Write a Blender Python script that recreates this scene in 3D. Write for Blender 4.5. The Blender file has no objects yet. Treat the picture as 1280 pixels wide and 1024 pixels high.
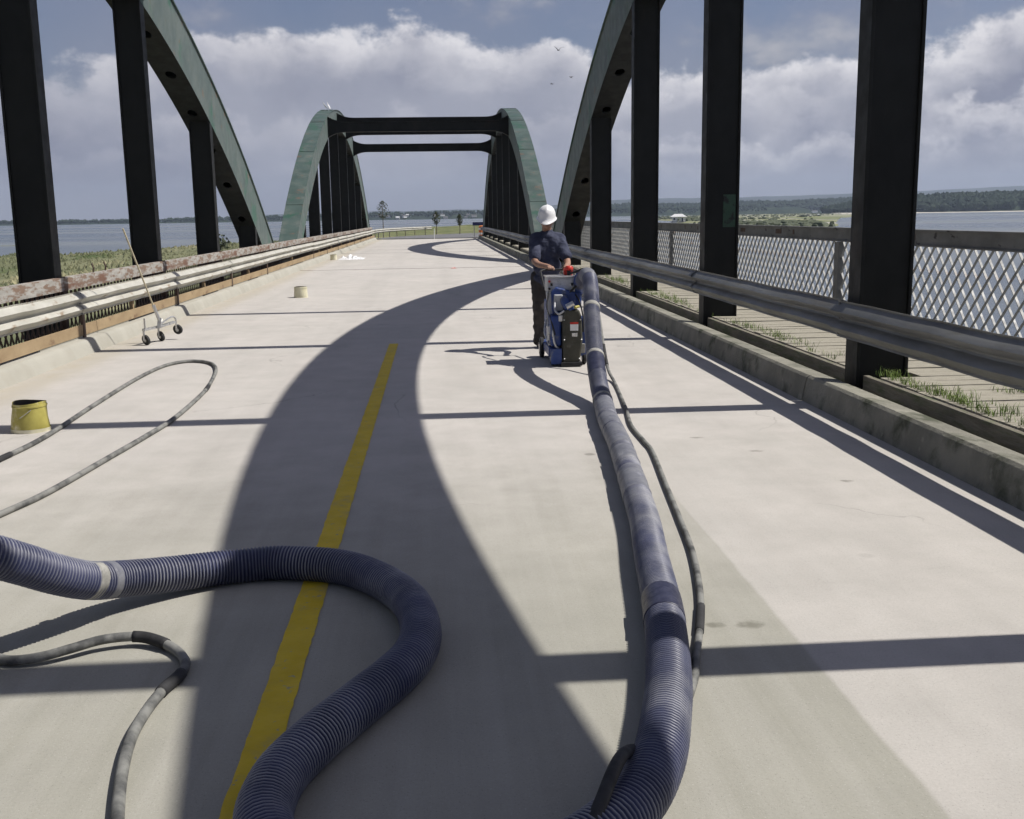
import bpy, bmesh, math, random
from mathutils import Vector, Matrix, noise
random.seed(7)
R = math.radians
scene = bpy.context.scene
C = scene.collection

# ------------------------------------------------------------------ camera
cam_data = bpy.data.cameras.new('camera')
cam = bpy.data.objects.new('camera', cam_data); C.objects.link(cam)
cam_data.sensor_fit = 'HORIZONTAL'; cam_data.sensor_width = 36.0
cam_data.lens = 37.125
cam_data.clip_start = 0.05; cam_data.clip_end = 40000
rot = Matrix(((0.9973, 0.0274, -0.0675), (-0.0714, 0.1791, -0.9812), (-0.0148, 0.9834, 0.1806)))
cam.matrix_world = Matrix.Translation((0, 0, 1.65)) @ rot.to_quaternion().to_matrix().to_4x4()
scene.camera = cam

# ------------------------------------------------------------------ light and exposure
SUN_EL = 54.9
scene.view_settings.view_transform = 'Standard'
scene.view_settings.look = 'None'
scene.view_settings.gamma = 1.0
scene.view_settings.use_curve_mapping = False
scene.view_settings.exposure = 0.12
scene.cycles.max_bounces = 6
scene.cycles.diffuse_bounces = 3
scene.cycles.volume_bounces = 0
scene.cycles.use_denoising = True
scene.cycles.use_adaptive_sampling = True
scene.cycles.adaptive_threshold = 0.03

sun_data = bpy.data.lights.new('sun', 'SUN')
sun_data.energy = 5.0; sun_data.angle = R(0.5); sun_data.color = (1.0, 0.96, 0.9)
sun = bpy.data.objects.new('sun', sun_data); C.objects.link(sun)
sun.rotation_euler = (0, R(90 - SUN_EL), 0); sun.location = (40, 0, 60)


class NT:
    """small helper to write node trees"""
    def __init__(s, tree): s.t = tree
    def n(s, typ, props=None, **inp):
        nd = s.t.nodes.new(typ)
        for k, v in (props or {}).items(): setattr(nd, k, v)
        for k, v in inp.items():
            key = int(k[1:]) if k[0] == 'i' and k[1:].isdigit() else k.replace('_', ' ')
            s.put(nd.inputs[key], v)
        return nd
    def put(s, sock, v):
        if isinstance(v, bpy.types.NodeSocket): s.t.links.new(v, sock)
        elif v is not None: sock.default_value = v
    def m(s, op, a, b=None, c=None, clamp=False):
        nd = s.t.nodes.new('ShaderNodeMath'); nd.operation = op; nd.use_clamp = clamp
        for i, v in enumerate((a, b, c)):
            if v is not None: s.put(nd.inputs[i], v)
        return nd.outputs[0]
    def noise(s, vec, scale, detail=4.0, rough=0.55, dist=0.0):
        return s.n('ShaderNodeTexNoise', None, Vector=vec, Scale=scale, Detail=detail, Roughness=rough, Distortion=dist).outputs[0]
    def mapr(s, v, a, b, c=0.0, d=1.0, smooth=False):
        nd = s.t.nodes.new('ShaderNodeMapRange')
        if smooth: nd.interpolation_type = 'SMOOTHSTEP'
        for i, x in enumerate((v, a, b, c, d)): s.put(nd.inputs[i], x)
        return nd.outputs[0]
    def mix(s, f, a, b, blend='MIX'):
        nd = s.t.nodes.new('ShaderNodeMix'); nd.data_type = 'RGBA'; nd.blend_type = blend
        s.put(nd.inputs[0], f); s.put(nd.inputs[6], c4(a)); s.put(nd.inputs[7], c4(b))
        return nd.outputs[2]
    def vec(s, v, scale):
        return s.n('ShaderNodeMapping', None, Vector=v, Scale=scale).outputs[0]


def c4(c):
    if isinstance(c, bpy.types.NodeSocket): return c
    return (c[0], c[1], c[2], 1.0)


def make_world():
    w = bpy.data.worlds.new('World'); scene.world = w; w.use_nodes = True
    w.cycles.sampling_method = 'MANUAL'; w.cycles.sample_map_resolution = 256
    t = NT(w.node_tree); w.node_tree.nodes.clear()
    out = t.n('ShaderNodeOutputWorld'); bg = t.n('ShaderNodeBackground'); bg.inputs['Strength'].default_value = 0.045
    sky = t.n('ShaderNodeTexSky', dict(sky_type='NISHITA'))
    sky.sun_disc = False; sky.sun_elevation = R(SUN_EL); sky.sun_rotation = R(90)
    sky.altitude = 0; sky.air_density = 1.0; sky.dust_density = 1.6; sky.ozone_density = 1.5
    d = t.n('ShaderNodeTexCoord').outputs['Generated']
    sep = t.n('ShaderNodeSeparateXYZ', None, Vector=d)
    x, y, z = sep.outputs
    az = t.m('MULTIPLY', t.m('ARCTAN2', x, y), 57.2958)
    el = t.m('MULTIPLY', t.m('ARCSINE', z), 57.2958)
    # noise coordinates in degrees over the horizon
    p = t.n('ShaderNodeCombineXYZ', None, X=t.m('MULTIPLY', az, 0.1), Y=t.m('MULTIPLY', el, 0.135), Z=0.0).outputs[0]
    def n2d(scale, detail, rough=0.56, off=(0, 0, 0), dist=0.0):
        q = t.n('ShaderNodeVectorMath', dict(operation='ADD'), i0=p, i1=off).outputs[0]
        return t.n('ShaderNodeTexNoise', dict(noise_dimensions='2D'), Vector=q, Scale=scale, Detail=detail, Roughness=rough, Distortion=dist).outputs[0]
    soft = n2d(0.9, 2, 0.5, (3, 1, 0))
    grain = n2d(4.5, 4, 0.6, (7, 2, 0))
    right = t.mapr(az, 7, 13, 0.0, 1.0, True)
    left = t.mapr(az, -19, -13, 0.0, 1.0, True)
    # height that the tall cloud bank reaches along the horizon
    fc = t.n('ShaderNodeFloatCurve', None, Value=t.mapr(az, -40, 40))
    cv = fc.mapping.curves[0]
    pts = [(-40, 7), (-30, 8.0), (-24, 7.6), (-18.5, 7.0), (-15, 8.8), (-13, 9.5), (-8, 9.7), (0, 9.5), (6.0, 9.1), (8.2, 8.2), (9.6, 6.6), (12.0, 7.3), (15, 7.0), (18.5, 7.3), (22, 7.4), (25, 7.6), (28, 9.0), (33, 9.5), (40, 8)]
    while len(cv.points) > 2: cv.points.remove(cv.points[1])
    cv.points[0].location = (0, pts[0][1] / 20); cv.points[1].location = (1, pts[-1][1] / 20)
    for a, h in pts[1:-1]: cv.points.new((a + 40) / 80, h / 20)
    fc.mapping.update()
    top = t.m('MULTIPLY', fc.outputs[0], 20)
    # loose clouds over all of the sky
    blue = t.mix(t.mapr(soft, 0.35, 0.7, 0.10, 0.45), t.mix(1.0, sky.outputs[0], (1.20, 1.16, 1.36), 'MULTIPLY'), (5.8, 5.9, 7.4))
    p3 = t.vec(d, (4.2, 4.2, 7.5))
    puff = t.mapr(t.m('ADD', t.noise(p3, 1.0, 5, 0.58, 0.0), t.m('MULTIPLY', grain, 0.12)), 0.585, 0.74, 0, 1, True)
    col = t.mix(t.m('MULTIPLY', puff, 0.75), blue, t.mix(puff, (6.2, 6.3, 7.4), (10.2, 10.0, 10.4)))
    # heaped banks, one in front of the other, each with a lit ragged crest and a grey belly
    belly = t.mix(t.mapr(t.m('ADD', t.m('MULTIPLY', soft, 0.6), t.m('MULTIPLY', n2d(1.7, 5, 0.6, (5, 8, 0)), 0.4)), 0.38, 0.62), (4.9, 5.1, 6.7), (7.3, 7.5, 9.0))
    for k, (base, amp, sc, fade, glow, opaque) in enumerate(((None, 3.6, 1.9, 3.2, 1.0, 0.92), (5.6, 6.5, 1.6, 2.6, 1.0, 0.8), (4.0, 5.0, 1.9, 2.0, 0.9, 0.75), (2.6, 3.2, 2.2, 1.4, 0.65, 0.6))):
        nz = n2d(sc, 6, 0.57, (11.3 * k, 4.7 * k, 0), 0.15)
        h = t.m('ADD', top if base is None else base, t.m('MULTIPLY', t.m('SUBTRACT', nz, 0.5), amp))
        if base is None: h = t.m('ADD', h, t.m('MULTIPLY', t.m('SUBTRACT', grain, 0.5), 2.2))
        else: h = t.m('ADD', h, t.m('MULTIPLY', t.m('SUBTRACT', grain, 0.5), 2.2))
        depth = t.m('SUBTRACT', h, el)
        cover = t.m('MULTIPLY', t.mapr(depth, -0.15, 0.85, 0, 1, True), opaque)
        crest = t.m('MULTIPLY', t.mapr(depth, 0.05, fade, 1, 0, True), t.mapr(grain, 0.3, 0.62, 0.35, 1.0))
        if base is None: g = t.m('ADD', 0.30, t.m('MULTIPLY', left, 0.70))
        else: g = t.m('MULTIPLY', t.m('ADD', 0.28, t.m('MULTIPLY', right, 0.72)), glow)
        if base is not None: cover = t.m('MULTIPLY', cover, t.mapr(n2d(0.8, 2, 0.5, (2.2 * k, 9, 0)), 0.40, 0.52, 0.1, 1.0, True))
        col = t.mix(cover, col, t.mix(t.m('MULTIPLY', crest, g), belly, (18.5, 18.0, 18.3)))
    # milky air low over the horizon
    low = t.mapr(el, 0.2, 3.6, 0.6, 0.0, True)
    col = t.mix(low, col, (6.3, 6.4, 7.5))
    t.put(bg.inputs['Color'], col)
    w.node_tree.links.new(bg.outputs[0], out.inputs['Surface'])


make_world()

# ------------------------------------------------------------------ materials
MATS = {}


def material(name, c1, c2, scale=3.0, rough=0.8, metallic=0.0, bump=0.15, bscale=40.0, patches=(), detail=6, lo=0.35, hi=0.65, spec=0.4, vecscale=None, bdist=0.01):
    """two-tone mottled surface with optional patches: (colour, scale, from, to)"""
    m = bpy.data.materials.new(name); m.use_nodes = True
    t = NT(m.node_tree); b = m.node_tree.nodes['Principled BSDF']
    tc = t.n('ShaderNodeTexCoord').outputs['Object']
    v = t.vec(tc, vecscale) if vecscale else tc
    col = t.mix(t.mapr(t.noise(v, scale, detail, 0.6), lo, hi), c1, c2)
    for i, (pc, ps, a, e) in enumerate(patches):
        off = t.n('ShaderNodeVectorMath', dict(operation='ADD'), i0=v, i1=(3.1 * (i + 1), 7.7, 1.3)).outputs[0]
        col = t.mix(t.mapr(t.noise(off, ps, 7, 0.62), a, e), col, pc)
    t.put(b.inputs['Base Color'], col)
    rv = t.mapr(t.noise(tc, scale * 2.3, 3), 0.3, 0.7, max(rough - 0.12, 0.02), min(rough + 0.1, 1))
    t.put(b.inputs['Roughness'], rv)
    b.inputs['Metallic'].default_value = metallic
    b.inputs['Specular IOR Level'].default_value = spec
    if bump:
        bn = t.n('ShaderNodeBump', None, Strength=bump, Distance=bdist, Height=t.noise(v, bscale, 5, 0.6))
        t.put(b.inputs['Normal'], bn.outputs[0])
    MATS[name] = m
    return m


material('green_paint', (0.044, 0.072, 0.062), (0.070, 0.103, 0.090), 1.1, 0.55, 0, 0.12, 30,
         [((0.105, 0.125, 0.11), 1.7, 0.50, 0.70), ((0.035, 0.085, 0.06), 1.1, 0.57, 0.63), ((0.12, 0.085, 0.06), 2.4, 0.60, 0.70)])
material('green_paint_faded', (0.075, 0.103, 0.098), (0.115, 0.14, 0.13), 1.6, 0.65, 0, 0.15, 30,
         [((0.05, 0.115, 0.085), 1.2, 0.56, 0.64), ((0.16, 0.10, 0.06), 2.6, 0.62, 0.70)])
material('shaded_green_paint', (0.009, 0.010, 0.010), (0.016, 0.017, 0.016), 2.0, 0.6, 0, 0.12, 30,
         [((0.030, 0.024, 0.020), 2.4, 0.60, 0.74)], vecscale=(1, 1, .35), spec=0.22)  # the arches' green for soffits, hangers and beams, shade darkened into the colour
material('touch_up_paint', (0.022, 0.055, 0.036), (0.032, 0.07, 0.046), 8, 0.6, 0, 0.1, 40, [((0.012, 0.014, 0.013), 9.0, 0.55, 0.62)])
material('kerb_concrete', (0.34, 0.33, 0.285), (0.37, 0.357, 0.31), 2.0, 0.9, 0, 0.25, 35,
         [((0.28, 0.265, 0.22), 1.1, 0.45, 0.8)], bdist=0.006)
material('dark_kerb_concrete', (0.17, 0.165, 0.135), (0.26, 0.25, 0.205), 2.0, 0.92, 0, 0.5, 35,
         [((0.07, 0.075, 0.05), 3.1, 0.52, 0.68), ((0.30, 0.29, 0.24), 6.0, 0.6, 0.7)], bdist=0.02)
material('weathered_board', (0.25, 0.23, 0.18), (0.37, 0.345, 0.28), 2.4, 0.92, 0, 0.5, 9,
         [((0.15, 0.13, 0.11), 4.0, 0.56, 0.68), ((0.22, 0.24, 0.12), 1.2, 0.6, 0.75)], vecscale=(1.3, 14, 6), bdist=0.02)
material('edge_timber', (0.14, 0.125, 0.10), (0.22, 0.20, 0.16), 2.4, 0.95, 0, 0.5, 9,
         [((0.10, 0.12, 0.06), 3.0, 0.5, 0.7)], vecscale=(6, 1.0, 6), bdist=0.02)
material('galvanised_rail', (0.14, 0.142, 0.135), (0.25, 0.25, 0.235), 1.4, 0.5, 0.35, 0.1, 30,
         [((0.15, 0.14, 0.12), 2.2, 0.56, 0.72)], vecscale=(1, .4, 2.5))
material('white_rail_paint', (0.37, 0.36, 0.315), (0.48, 0.47, 0.42), 2.0, 0.6, 0, 0.15, 30,
         [((0.36, 0.35, 0.30), 3.2, 0.50, 0.7), ((0.24, 0.185, 0.13), 5.0, 0.59, 0.68)], vecscale=(1, .6, 2))
material('peeling_rail_paint', (0.30, 0.285, 0.255), (0.42, 0.405, 0.37), 5.0, 0.75, 0, 0.3, 25,
         [((0.21, 0.145, 0.105), 6.5, 0.48, 0.57), ((0.17, 0.095, 0.065), 2.6, 0.53, 0.64)], vecscale=(1, .6, 2.5))
material('rusty_plate', (0.26, 0.185, 0.105), (0.36, 0.27, 0.16), 3.0, 0.9, 0, 0.35, 30,
         [((0.13, 0.07, 0.045), 3.5, 0.56, 0.68)], vecscale=(1, .5, 1))
material('dark_rust', (0.065, 0.047, 0.038), (0.12, 0.08, 0.06), 6.0, 0.9, 0, 0.3, 40)
material('lattice_steel', (0.25, 0.25, 0.24), (0.36, 0.36, 0.345), 6.0, 0.55, 0.0, 0.1, 60,
         [((0.16, 0.10, 0.07), 5.0, 0.60, 0.68)])
material('fence_steel', (0.125, 0.125, 0.12), (0.195, 0.195, 0.187), 2.5, 0.6, 0.1, 0.15, 40,
         [((0.04, 0.038, 0.036), 5.5, 0.60, 0.64)], vecscale=(1, .7, 1.5))
material('yellow_line_paint', (0.58, 0.41, 0.02), (0.68, 0.49, 0.03), 5.0, 0.75, 0, 0.3, 60,
         [((0.42, 0.33, 0.12), 3.0, 0.56, 0.72), ((0.33, 0.30, 0.21), 26.0, 0.62, 0.68)])
material('asphalt', (0.11, 0.11, 0.115), (0.16, 0.16, 0.16), 0.6, 0.95, 0, 0.3, 20)
material('yellow_plastic', (0.34, 0.30, 0.075), (0.43, 0.38, 0.10), 9.0, 0.5, 0, 0.1, 30, [((0.62, 0.58, 0.40), 8.0, 0.58, 0.72)])
material('pale_plastic', (0.58, 0.55, 0.38), (0.68, 0.65, 0.50), 6.0, 0.5, 0, 0.1, 30)
material('bucket_inside', (0.05, 0.045, 0.04), (0.09, 0.08, 0.06), 8.0, 0.8)
material('white_plastic', (0.70, 0.70, 0.69), (0.80, 0.80, 0.80), 6.0, 0.35, 0, 0.05, 20)
material('dirty_sheet', (0.60, 0.60, 0.59), (0.72, 0.72, 0.72), 3.0, 0.6, 0, 0.2, 10)
material('rubber', (0.018, 0.018, 0.019), (0.035, 0.035, 0.036), 12.0, 0.8, 0, 0.1, 60)
material('dusty_cable', (0.055, 0.056, 0.055), (0.20, 0.20, 0.185), 7.0, 0.75, 0, 0.1, 60, lo=0.36, hi=0.56)
material('silver_metal', (0.50, 0.50, 0.50), (0.66, 0.66, 0.65), 9.0, 0.35, 0.7, 0.05, 40)
material('machine_grey', (0.38, 0.39, 0.41), (0.52, 0.53, 0.55), 6.0, 0.5, 0.1, 0.08, 40, [((0.20, 0.19, 0.17), 7.0, 0.58, 0.7)])
material('machine_blue', (0.014, 0.042, 0.19), (0.04, 0.075, 0.23), 6.0, 0.45, 0, 0.08, 40, [((0.17, 0.18, 0.19), 9.0, 0.54, 0.70)])
material('machine_olive', (0.036, 0.036, 0.028), (0.065, 0.063, 0.048), 6.0, 0.7, 0, 0.1, 40, [((0.16, 0.15, 0.13), 9.0, 0.56, 0.72)])
material('machine_black', (0.012, 0.012, 0.013), (0.03, 0.03, 0.03), 8.0, 0.6, 0, 0.1, 40)
material('red_plastic', (0.5, 0.03, 0.02), (0.62, 0.05, 0.03), 9.0, 0.45)
material('orange_plastic', (0.62, 0.16, 0.04), (0.7, 0.22, 0.06), 9.0, 0.5)
material('tape_white', (0.25, 0.245, 0.22), (0.36, 0.35, 0.32), 20.0, 0.7, 0, 0.3, 50, [((0.2, 0.2, 0.18), 18, 0.55, 0.65)])
material('tape_navy', (0.015, 0.017, 0.04), (0.035, 0.037, 0.065), 20.0, 0.45, 0, 0.1, 50)
material('tape_grey', (0.115, 0.119, 0.145), (0.185, 0.188, 0.205), 9.0, 0.55, 0, 0.3, 40)
material('bare_wood', (0.42, 0.37, 0.25), (0.54, 0.48, 0.34), 12.0, 0.7, 0, 0.1, 40)
material('skin', (0.30, 0.17, 0.115), (0.36, 0.21, 0.15), 20.0, 0.55, 0, 0.05, 60)
material('navy_shirt', (0.026, 0.031, 0.058), (0.055, 0.062, 0.10), 9.0, 0.95, 0, 0.5, 9, bdist=0.03)
material('dark_trousers', (0.030, 0.027, 0.025), (0.055, 0.048, 0.043), 6.0, 0.95, 0, 0.5, 9, bdist=0.03)
material('boot_leather', (0.035, 0.026, 0.02), (0.07, 0.055, 0.045), 14.0, 0.8)
material('hair', (0.02, 0.015, 0.012), (0.04, 0.03, 0.022), 60.0, 0.7)
material('feather_white', (0.7, 0.7, 0.7), (0.8, 0.8, 0.8), 20.0, 0.8)
material('feather_dark', (0.10, 0.10, 0.105), (0.2, 0.2, 0.2), 20.0, 0.8)
material('grass_blade', (0.09, 0.16, 0.03), (0.19, 0.25, 0.06), 6.0, 0.8, 0, 0)
material('leaf', (0.045, 0.058, 0.032), (0.085, 0.10, 0.052), 2.0, 0.8, 0, 0)
material('bark', (0.10, 0.08, 0.06), (0.16, 0.13, 0.10), 9.0, 0.9)
material('far_forest', (0.015, 0.026, 0.018), (0.034, 0.048, 0.028), 0.02, 0.95, 0, 0, detail=8, spec=0.1)
material('far_hill', (0.035, 0.043, 0.040), (0.055, 0.062, 0.055), 0.004, 0.95, 0, 0, detail=6, spec=0.1)
material('spit_ground', (0.14, 0.16, 0.075), (0.24, 0.24, 0.14), 0.02, 0.95, 0, 0.3, 0.6,
         [((0.33, 0.315, 0.28), 0.018, 0.49, 0.55), ((0.07, 0.09, 0.045), 0.035, 0.53, 0.62)], vecscale=(1, .22, 1), spec=0.1, bdist=0.5)
material('marsh_ground', (0.105, 0.12, 0.065), (0.205, 0.205, 0.12), 0.05, 0.95, 0, 0.6, 0.9,
         [((0.34, 0.31, 0.19), 0.06, 0.53, 0.66), ((0.06, 0.085, 0.03), 0.10, 0.57, 0.68)], vecscale=(1, .5, 1), spec=0.1, bdist=0.6)
material('bank_grass', (0.095, 0.115, 0.05), (0.18, 0.185, 0.095), 0.5, 0.95, 0, 0.6, 3,
         [((0.30, 0.27, 0.15), 0.3, 0.56, 0.68)], spec=0.1, bdist=0.2)
material('sand', (0.45, 0.42, 0.35), (0.55, 0.52, 0.45), 0.05, 0.95, 0, 0.2, 1)
material('house_white', (0.74, 0.74, 0.72), (0.80, 0.80, 0.78), 0.3, 0.8, 0, 0)
material('house_grey', (0.34, 0.33, 0.32), (0.42, 0.41, 0.39), 0.3, 0.8, 0, 0)
material('roof_dark', (0.08, 0.075, 0.075), (0.13, 0.12, 0.115), 0.5, 0.8, 0, 0)
material('roof_pale', (0.55, 0.55, 0.55), (0.65, 0.65, 0.65), 0.5, 0.7, 0, 0)
material('window_glass', (0.02, 0.025, 0.03), (0.03, 0.035, 0.04), 1.0, 0.15, 0, 0)
material('car_dark', (0.02, 0.022, 0.028), (0.03, 0.03, 0.035), 1.0, 0.35, 0.2, 0)
material('car_white', (0.7, 0.7, 0.7), (0.75, 0.75, 0.75), 1.0, 0.35, 0.0, 0)
material('rag_red', (0.5, 0.16, 0.15), (0.6, 0.25, 0.22), 9.0, 0.9)
material('blue_board', (0.02, 0.03, 0.09), (0.03, 0.04, 0.12), 3.0, 0.6)


def make_deck_material():
    m = bpy.data.materials.new('deck_concrete'); m.use_nodes = True
    t = NT(m.node_tree); b = m.node_tree.nodes['Principled BSDF']
    tc = t.n('ShaderNodeTexCoord').outputs['Object']
    sx, sy, sz = t.n('ShaderNodeSeparateXYZ', None, Vector=tc).outputs
    big = t.noise(tc, 0.55, 6, 0.6); mid = t.noise(tc, 2.6, 7, 0.62); fine = t.noise(tc, 90, 5, 0.7)
    streak = t.noise(t.vec(tc, (7.0, 0.22, 1)), 1.0, 5, 0.6)
    wob = t.m('MULTIPLY', t.m('SUBTRACT', t.noise(tc, 1.5, 4), 0.5), 0.06)
    # unblasted weathered concrete / lane already cleaned by shot blasting (X beyond 1.365) / paler further on: blasting, plus lens and view-angle brightening put into the colour
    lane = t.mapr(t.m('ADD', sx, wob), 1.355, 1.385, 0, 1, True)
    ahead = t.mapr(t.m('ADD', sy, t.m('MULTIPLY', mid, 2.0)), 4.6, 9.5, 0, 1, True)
    pale_mix = t.m('MAXIMUM', t.m('MULTIPLY', lane, 0.85), ahead)
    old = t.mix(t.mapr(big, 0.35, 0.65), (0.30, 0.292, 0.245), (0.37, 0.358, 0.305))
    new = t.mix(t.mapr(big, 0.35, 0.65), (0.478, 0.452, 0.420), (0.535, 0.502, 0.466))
    col = t.mix(pale_mix, old, new)
    col = t.mix(t.mapr(mid, 0.30, 0.66, 0.24, 0.0), col, (0.21, 0.205, 0.18))
    col = t.mix(t.mapr(streak, 0.35, 0.7, 0.0, 0.22), col, (0.55, 0.53, 0.49))
    col = t.mix(t.mapr(fine, 0.3, 0.75, 0.22, 0.0), col, (0.15, 0.145, 0.13))
    # exposed aggregate, wheel tracks, traces of the last blasting passes
    ag = t.n('ShaderNodeTexVoronoi', None, Vector=tc, Scale=120.0)
    agm = t.mapr(ag.outputs['Distance'], 0.10, 0.34, 1, 0)
    agc = t.n('ShaderNodeSeparateColor', None, Color=ag.outputs['Color']).outputs[0]
    col = t.mix(t.m('MULTIPLY', agm, t.mapr(agc, 0.55, 0.95, 0, 0.45)), col, (0.12, 0.115, 0.10))
    col = t.mix(t.m('MULTIPLY', agm, t.mapr(agc, 0.0, 0.25, 0.3, 0)), col, (0.62, 0.60, 0.56))
    wave = t.m('MULTIPLY', t.m('ADD', sx, 0.6), 3.45)
    track = t.m('MULTIPLY', t.mapr(t.m('COSINE', wave), -1.0, -0.2, 0.13, 0, True), t.mapr(t.noise(t.vec(tc, (1.5, .25, 1)), 1.0, 5, 0.65), 0.4, 0.62))
    col = t.mix(track, col, (0.20, 0.195, 0.175))
    scuff = t.mapr(t.noise(t.vec(tc, (1.1, 5.5, 1)), 1.3, 6, 0.7), 0.60, 0.70, 0, 0.07)
    col = t.mix(scuff, col, (0.17, 0.165, 0.145))
    # scattered dark spots, oil and sweepings along the kerbs
    v = t.n('ShaderNodeTexVoronoi', None, Vector=tc, Scale=1.3).outputs['Distance']
    spot = t.m('MULTIPLY', t.mapr(v, 0.035, 0.06, 1, 0), t.mapr(t.noise(tc, 0.8, 2), 0.55, 0.6))
    col = t.mix(t.m('MULTIPLY', spot, 0.5), col, (0.10, 0.095, 0.08))
    for (ox, oy, rx, ry) in ((1.23, 3.99, 0.055, 0.045), (1.09, 4.00, 0.04, 0.03), (1.9, 7.6, 0.05, 0.03), (2.2, 7.1, 0.05, 0.03), (2.5, 6.2, 0.04, 0.03)):
        dx = t.m('DIVIDE', t.m('SUBTRACT', sx, ox), rx); dy = t.m('DIVIDE', t.m('SUBTRACT', sy, oy), ry)
        rr = t.m('ADD', t.m('ADD', t.m('MULTIPLY', dx, dx), t.m('MULTIPLY', dy, dy)), t.m('MULTIPLY', t.noise(tc, 22, 3), 3.0))
        col = t.mix(t.mapr(rr, 1.5, 2.9, 0.55, 0.0), col, (0.10, 0.095, 0.07))
    dirt = t.m('MULTIPLY', t.mapr(t.m('ADD', sx, t.m('MULTIPLY', mid, 0.5)), -3.95, -3.55, 1, 0, True), t.mapr(mid, 0.3, 0.6, 0.2, 0.7))
    col = t.mix(dirt, col, (0.36, 0.325, 0.25))
    # hairline cracks
    cr = t.n('ShaderNodeTexVoronoi', dict(feature='DISTANCE_TO_EDGE'), Vector=t.n('ShaderNodeVectorMath', dict(operation='ADD'), i0=tc, i1=t.n('ShaderNodeTexNoise', None, Vector=tc, Scale=1.2, Detail=5.0).outputs[1]).outputs[0], Scale=0.28).outputs[0]
    col = t.mix(t.m('MULTIPLY', t.mapr(cr, 0.0008, 0.0022, 1, 0), t.mapr(t.noise(tc, 0.4, 2), 0.5, 0.58, 0, 0.55)), col, (0.14, 0.135, 0.12))
    t.put(b.inputs['Base Color'], col)
    b.inputs['Roughness'].default_value = 0.9
    b.inputs['Specular IOR Level'].default_value = 0.25
    h = t.m('ADD', fine, t.m('MULTIPLY', mid, 0.7))
    t.put(b.inputs['Normal'], t.n('ShaderNodeBump', None, Strength=0.35, Distance=0.004, Height=h).outputs[0])
    MATS['deck_concrete'] = m


def make_water_material():
    m = bpy.data.materials.new('sea_water'); m.use_nodes = True
    t = NT(m.node_tree); b = m.node_tree.nodes['Principled BSDF']
    tc = t.n('ShaderNodeTexCoord').outputs['Object']
    band = t.noise(t.vec(tc, (0.0012, 0.006, 1)), 1.0, 5, 0.55)
    t.put(b.inputs['Base Color'], t.mix(t.mapr(band, 0.4, 0.62), (0.075, 0.095, 0.115), (0.19, 0.205, 0.21)))
    t.put(b.inputs['Roughness'], t.mapr(band, 0.4, 0.62, 0.22, 0.38))
    h = t.m('ADD', t.noise(t.vec(tc, (0.5, 0.8, 1)), 1.0, 6, 0.65), t.noise(t.vec(tc, (0.05, 0.09, 1)), 1.0, 3))
    t.put(b.inputs['Normal'], t.n('ShaderNodeBump', None, Strength=0.5, Distance=0.25, Height=h).outputs[0])
    MATS['sea_water'] = m


def make_hose_material():
    m = bpy.data.materials.new('ribbed_hose'); m.use_nodes = True
    t = NT(m.node_tree); b = m.node_tree.nodes['Principled BSDF']
    tc = t.n('ShaderNodeTexCoord').outputs['Object']
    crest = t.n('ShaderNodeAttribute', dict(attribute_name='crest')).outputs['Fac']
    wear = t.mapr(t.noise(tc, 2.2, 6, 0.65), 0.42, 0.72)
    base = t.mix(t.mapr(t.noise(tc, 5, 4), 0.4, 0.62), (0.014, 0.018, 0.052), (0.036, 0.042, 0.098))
    dust_and_lit_rib = t.mix(wear, (0.15, 0.158, 0.205), (0.42, 0.42, 0.42))
    fac = t.m('MULTIPLY', t.mapr(crest, 0.45, 0.9), t.mapr(wear, 0, 1, 0.55, 0.95))  # crests lightened for dust and, in the same tone, for sunlit ribs
    t.put(b.inputs['Base Color'], t.mix(fac, base, dust_and_lit_rib))
    t.put(b.inputs['Roughness'], t.mapr(wear, 0, 1, 0.42, 0.7))
    b.inputs['Specular IOR Level'].default_value = 0.4
    MATS['ribbed_hose'] = m


make_deck_material(); make_water_material(); make_hose_material()


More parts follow.
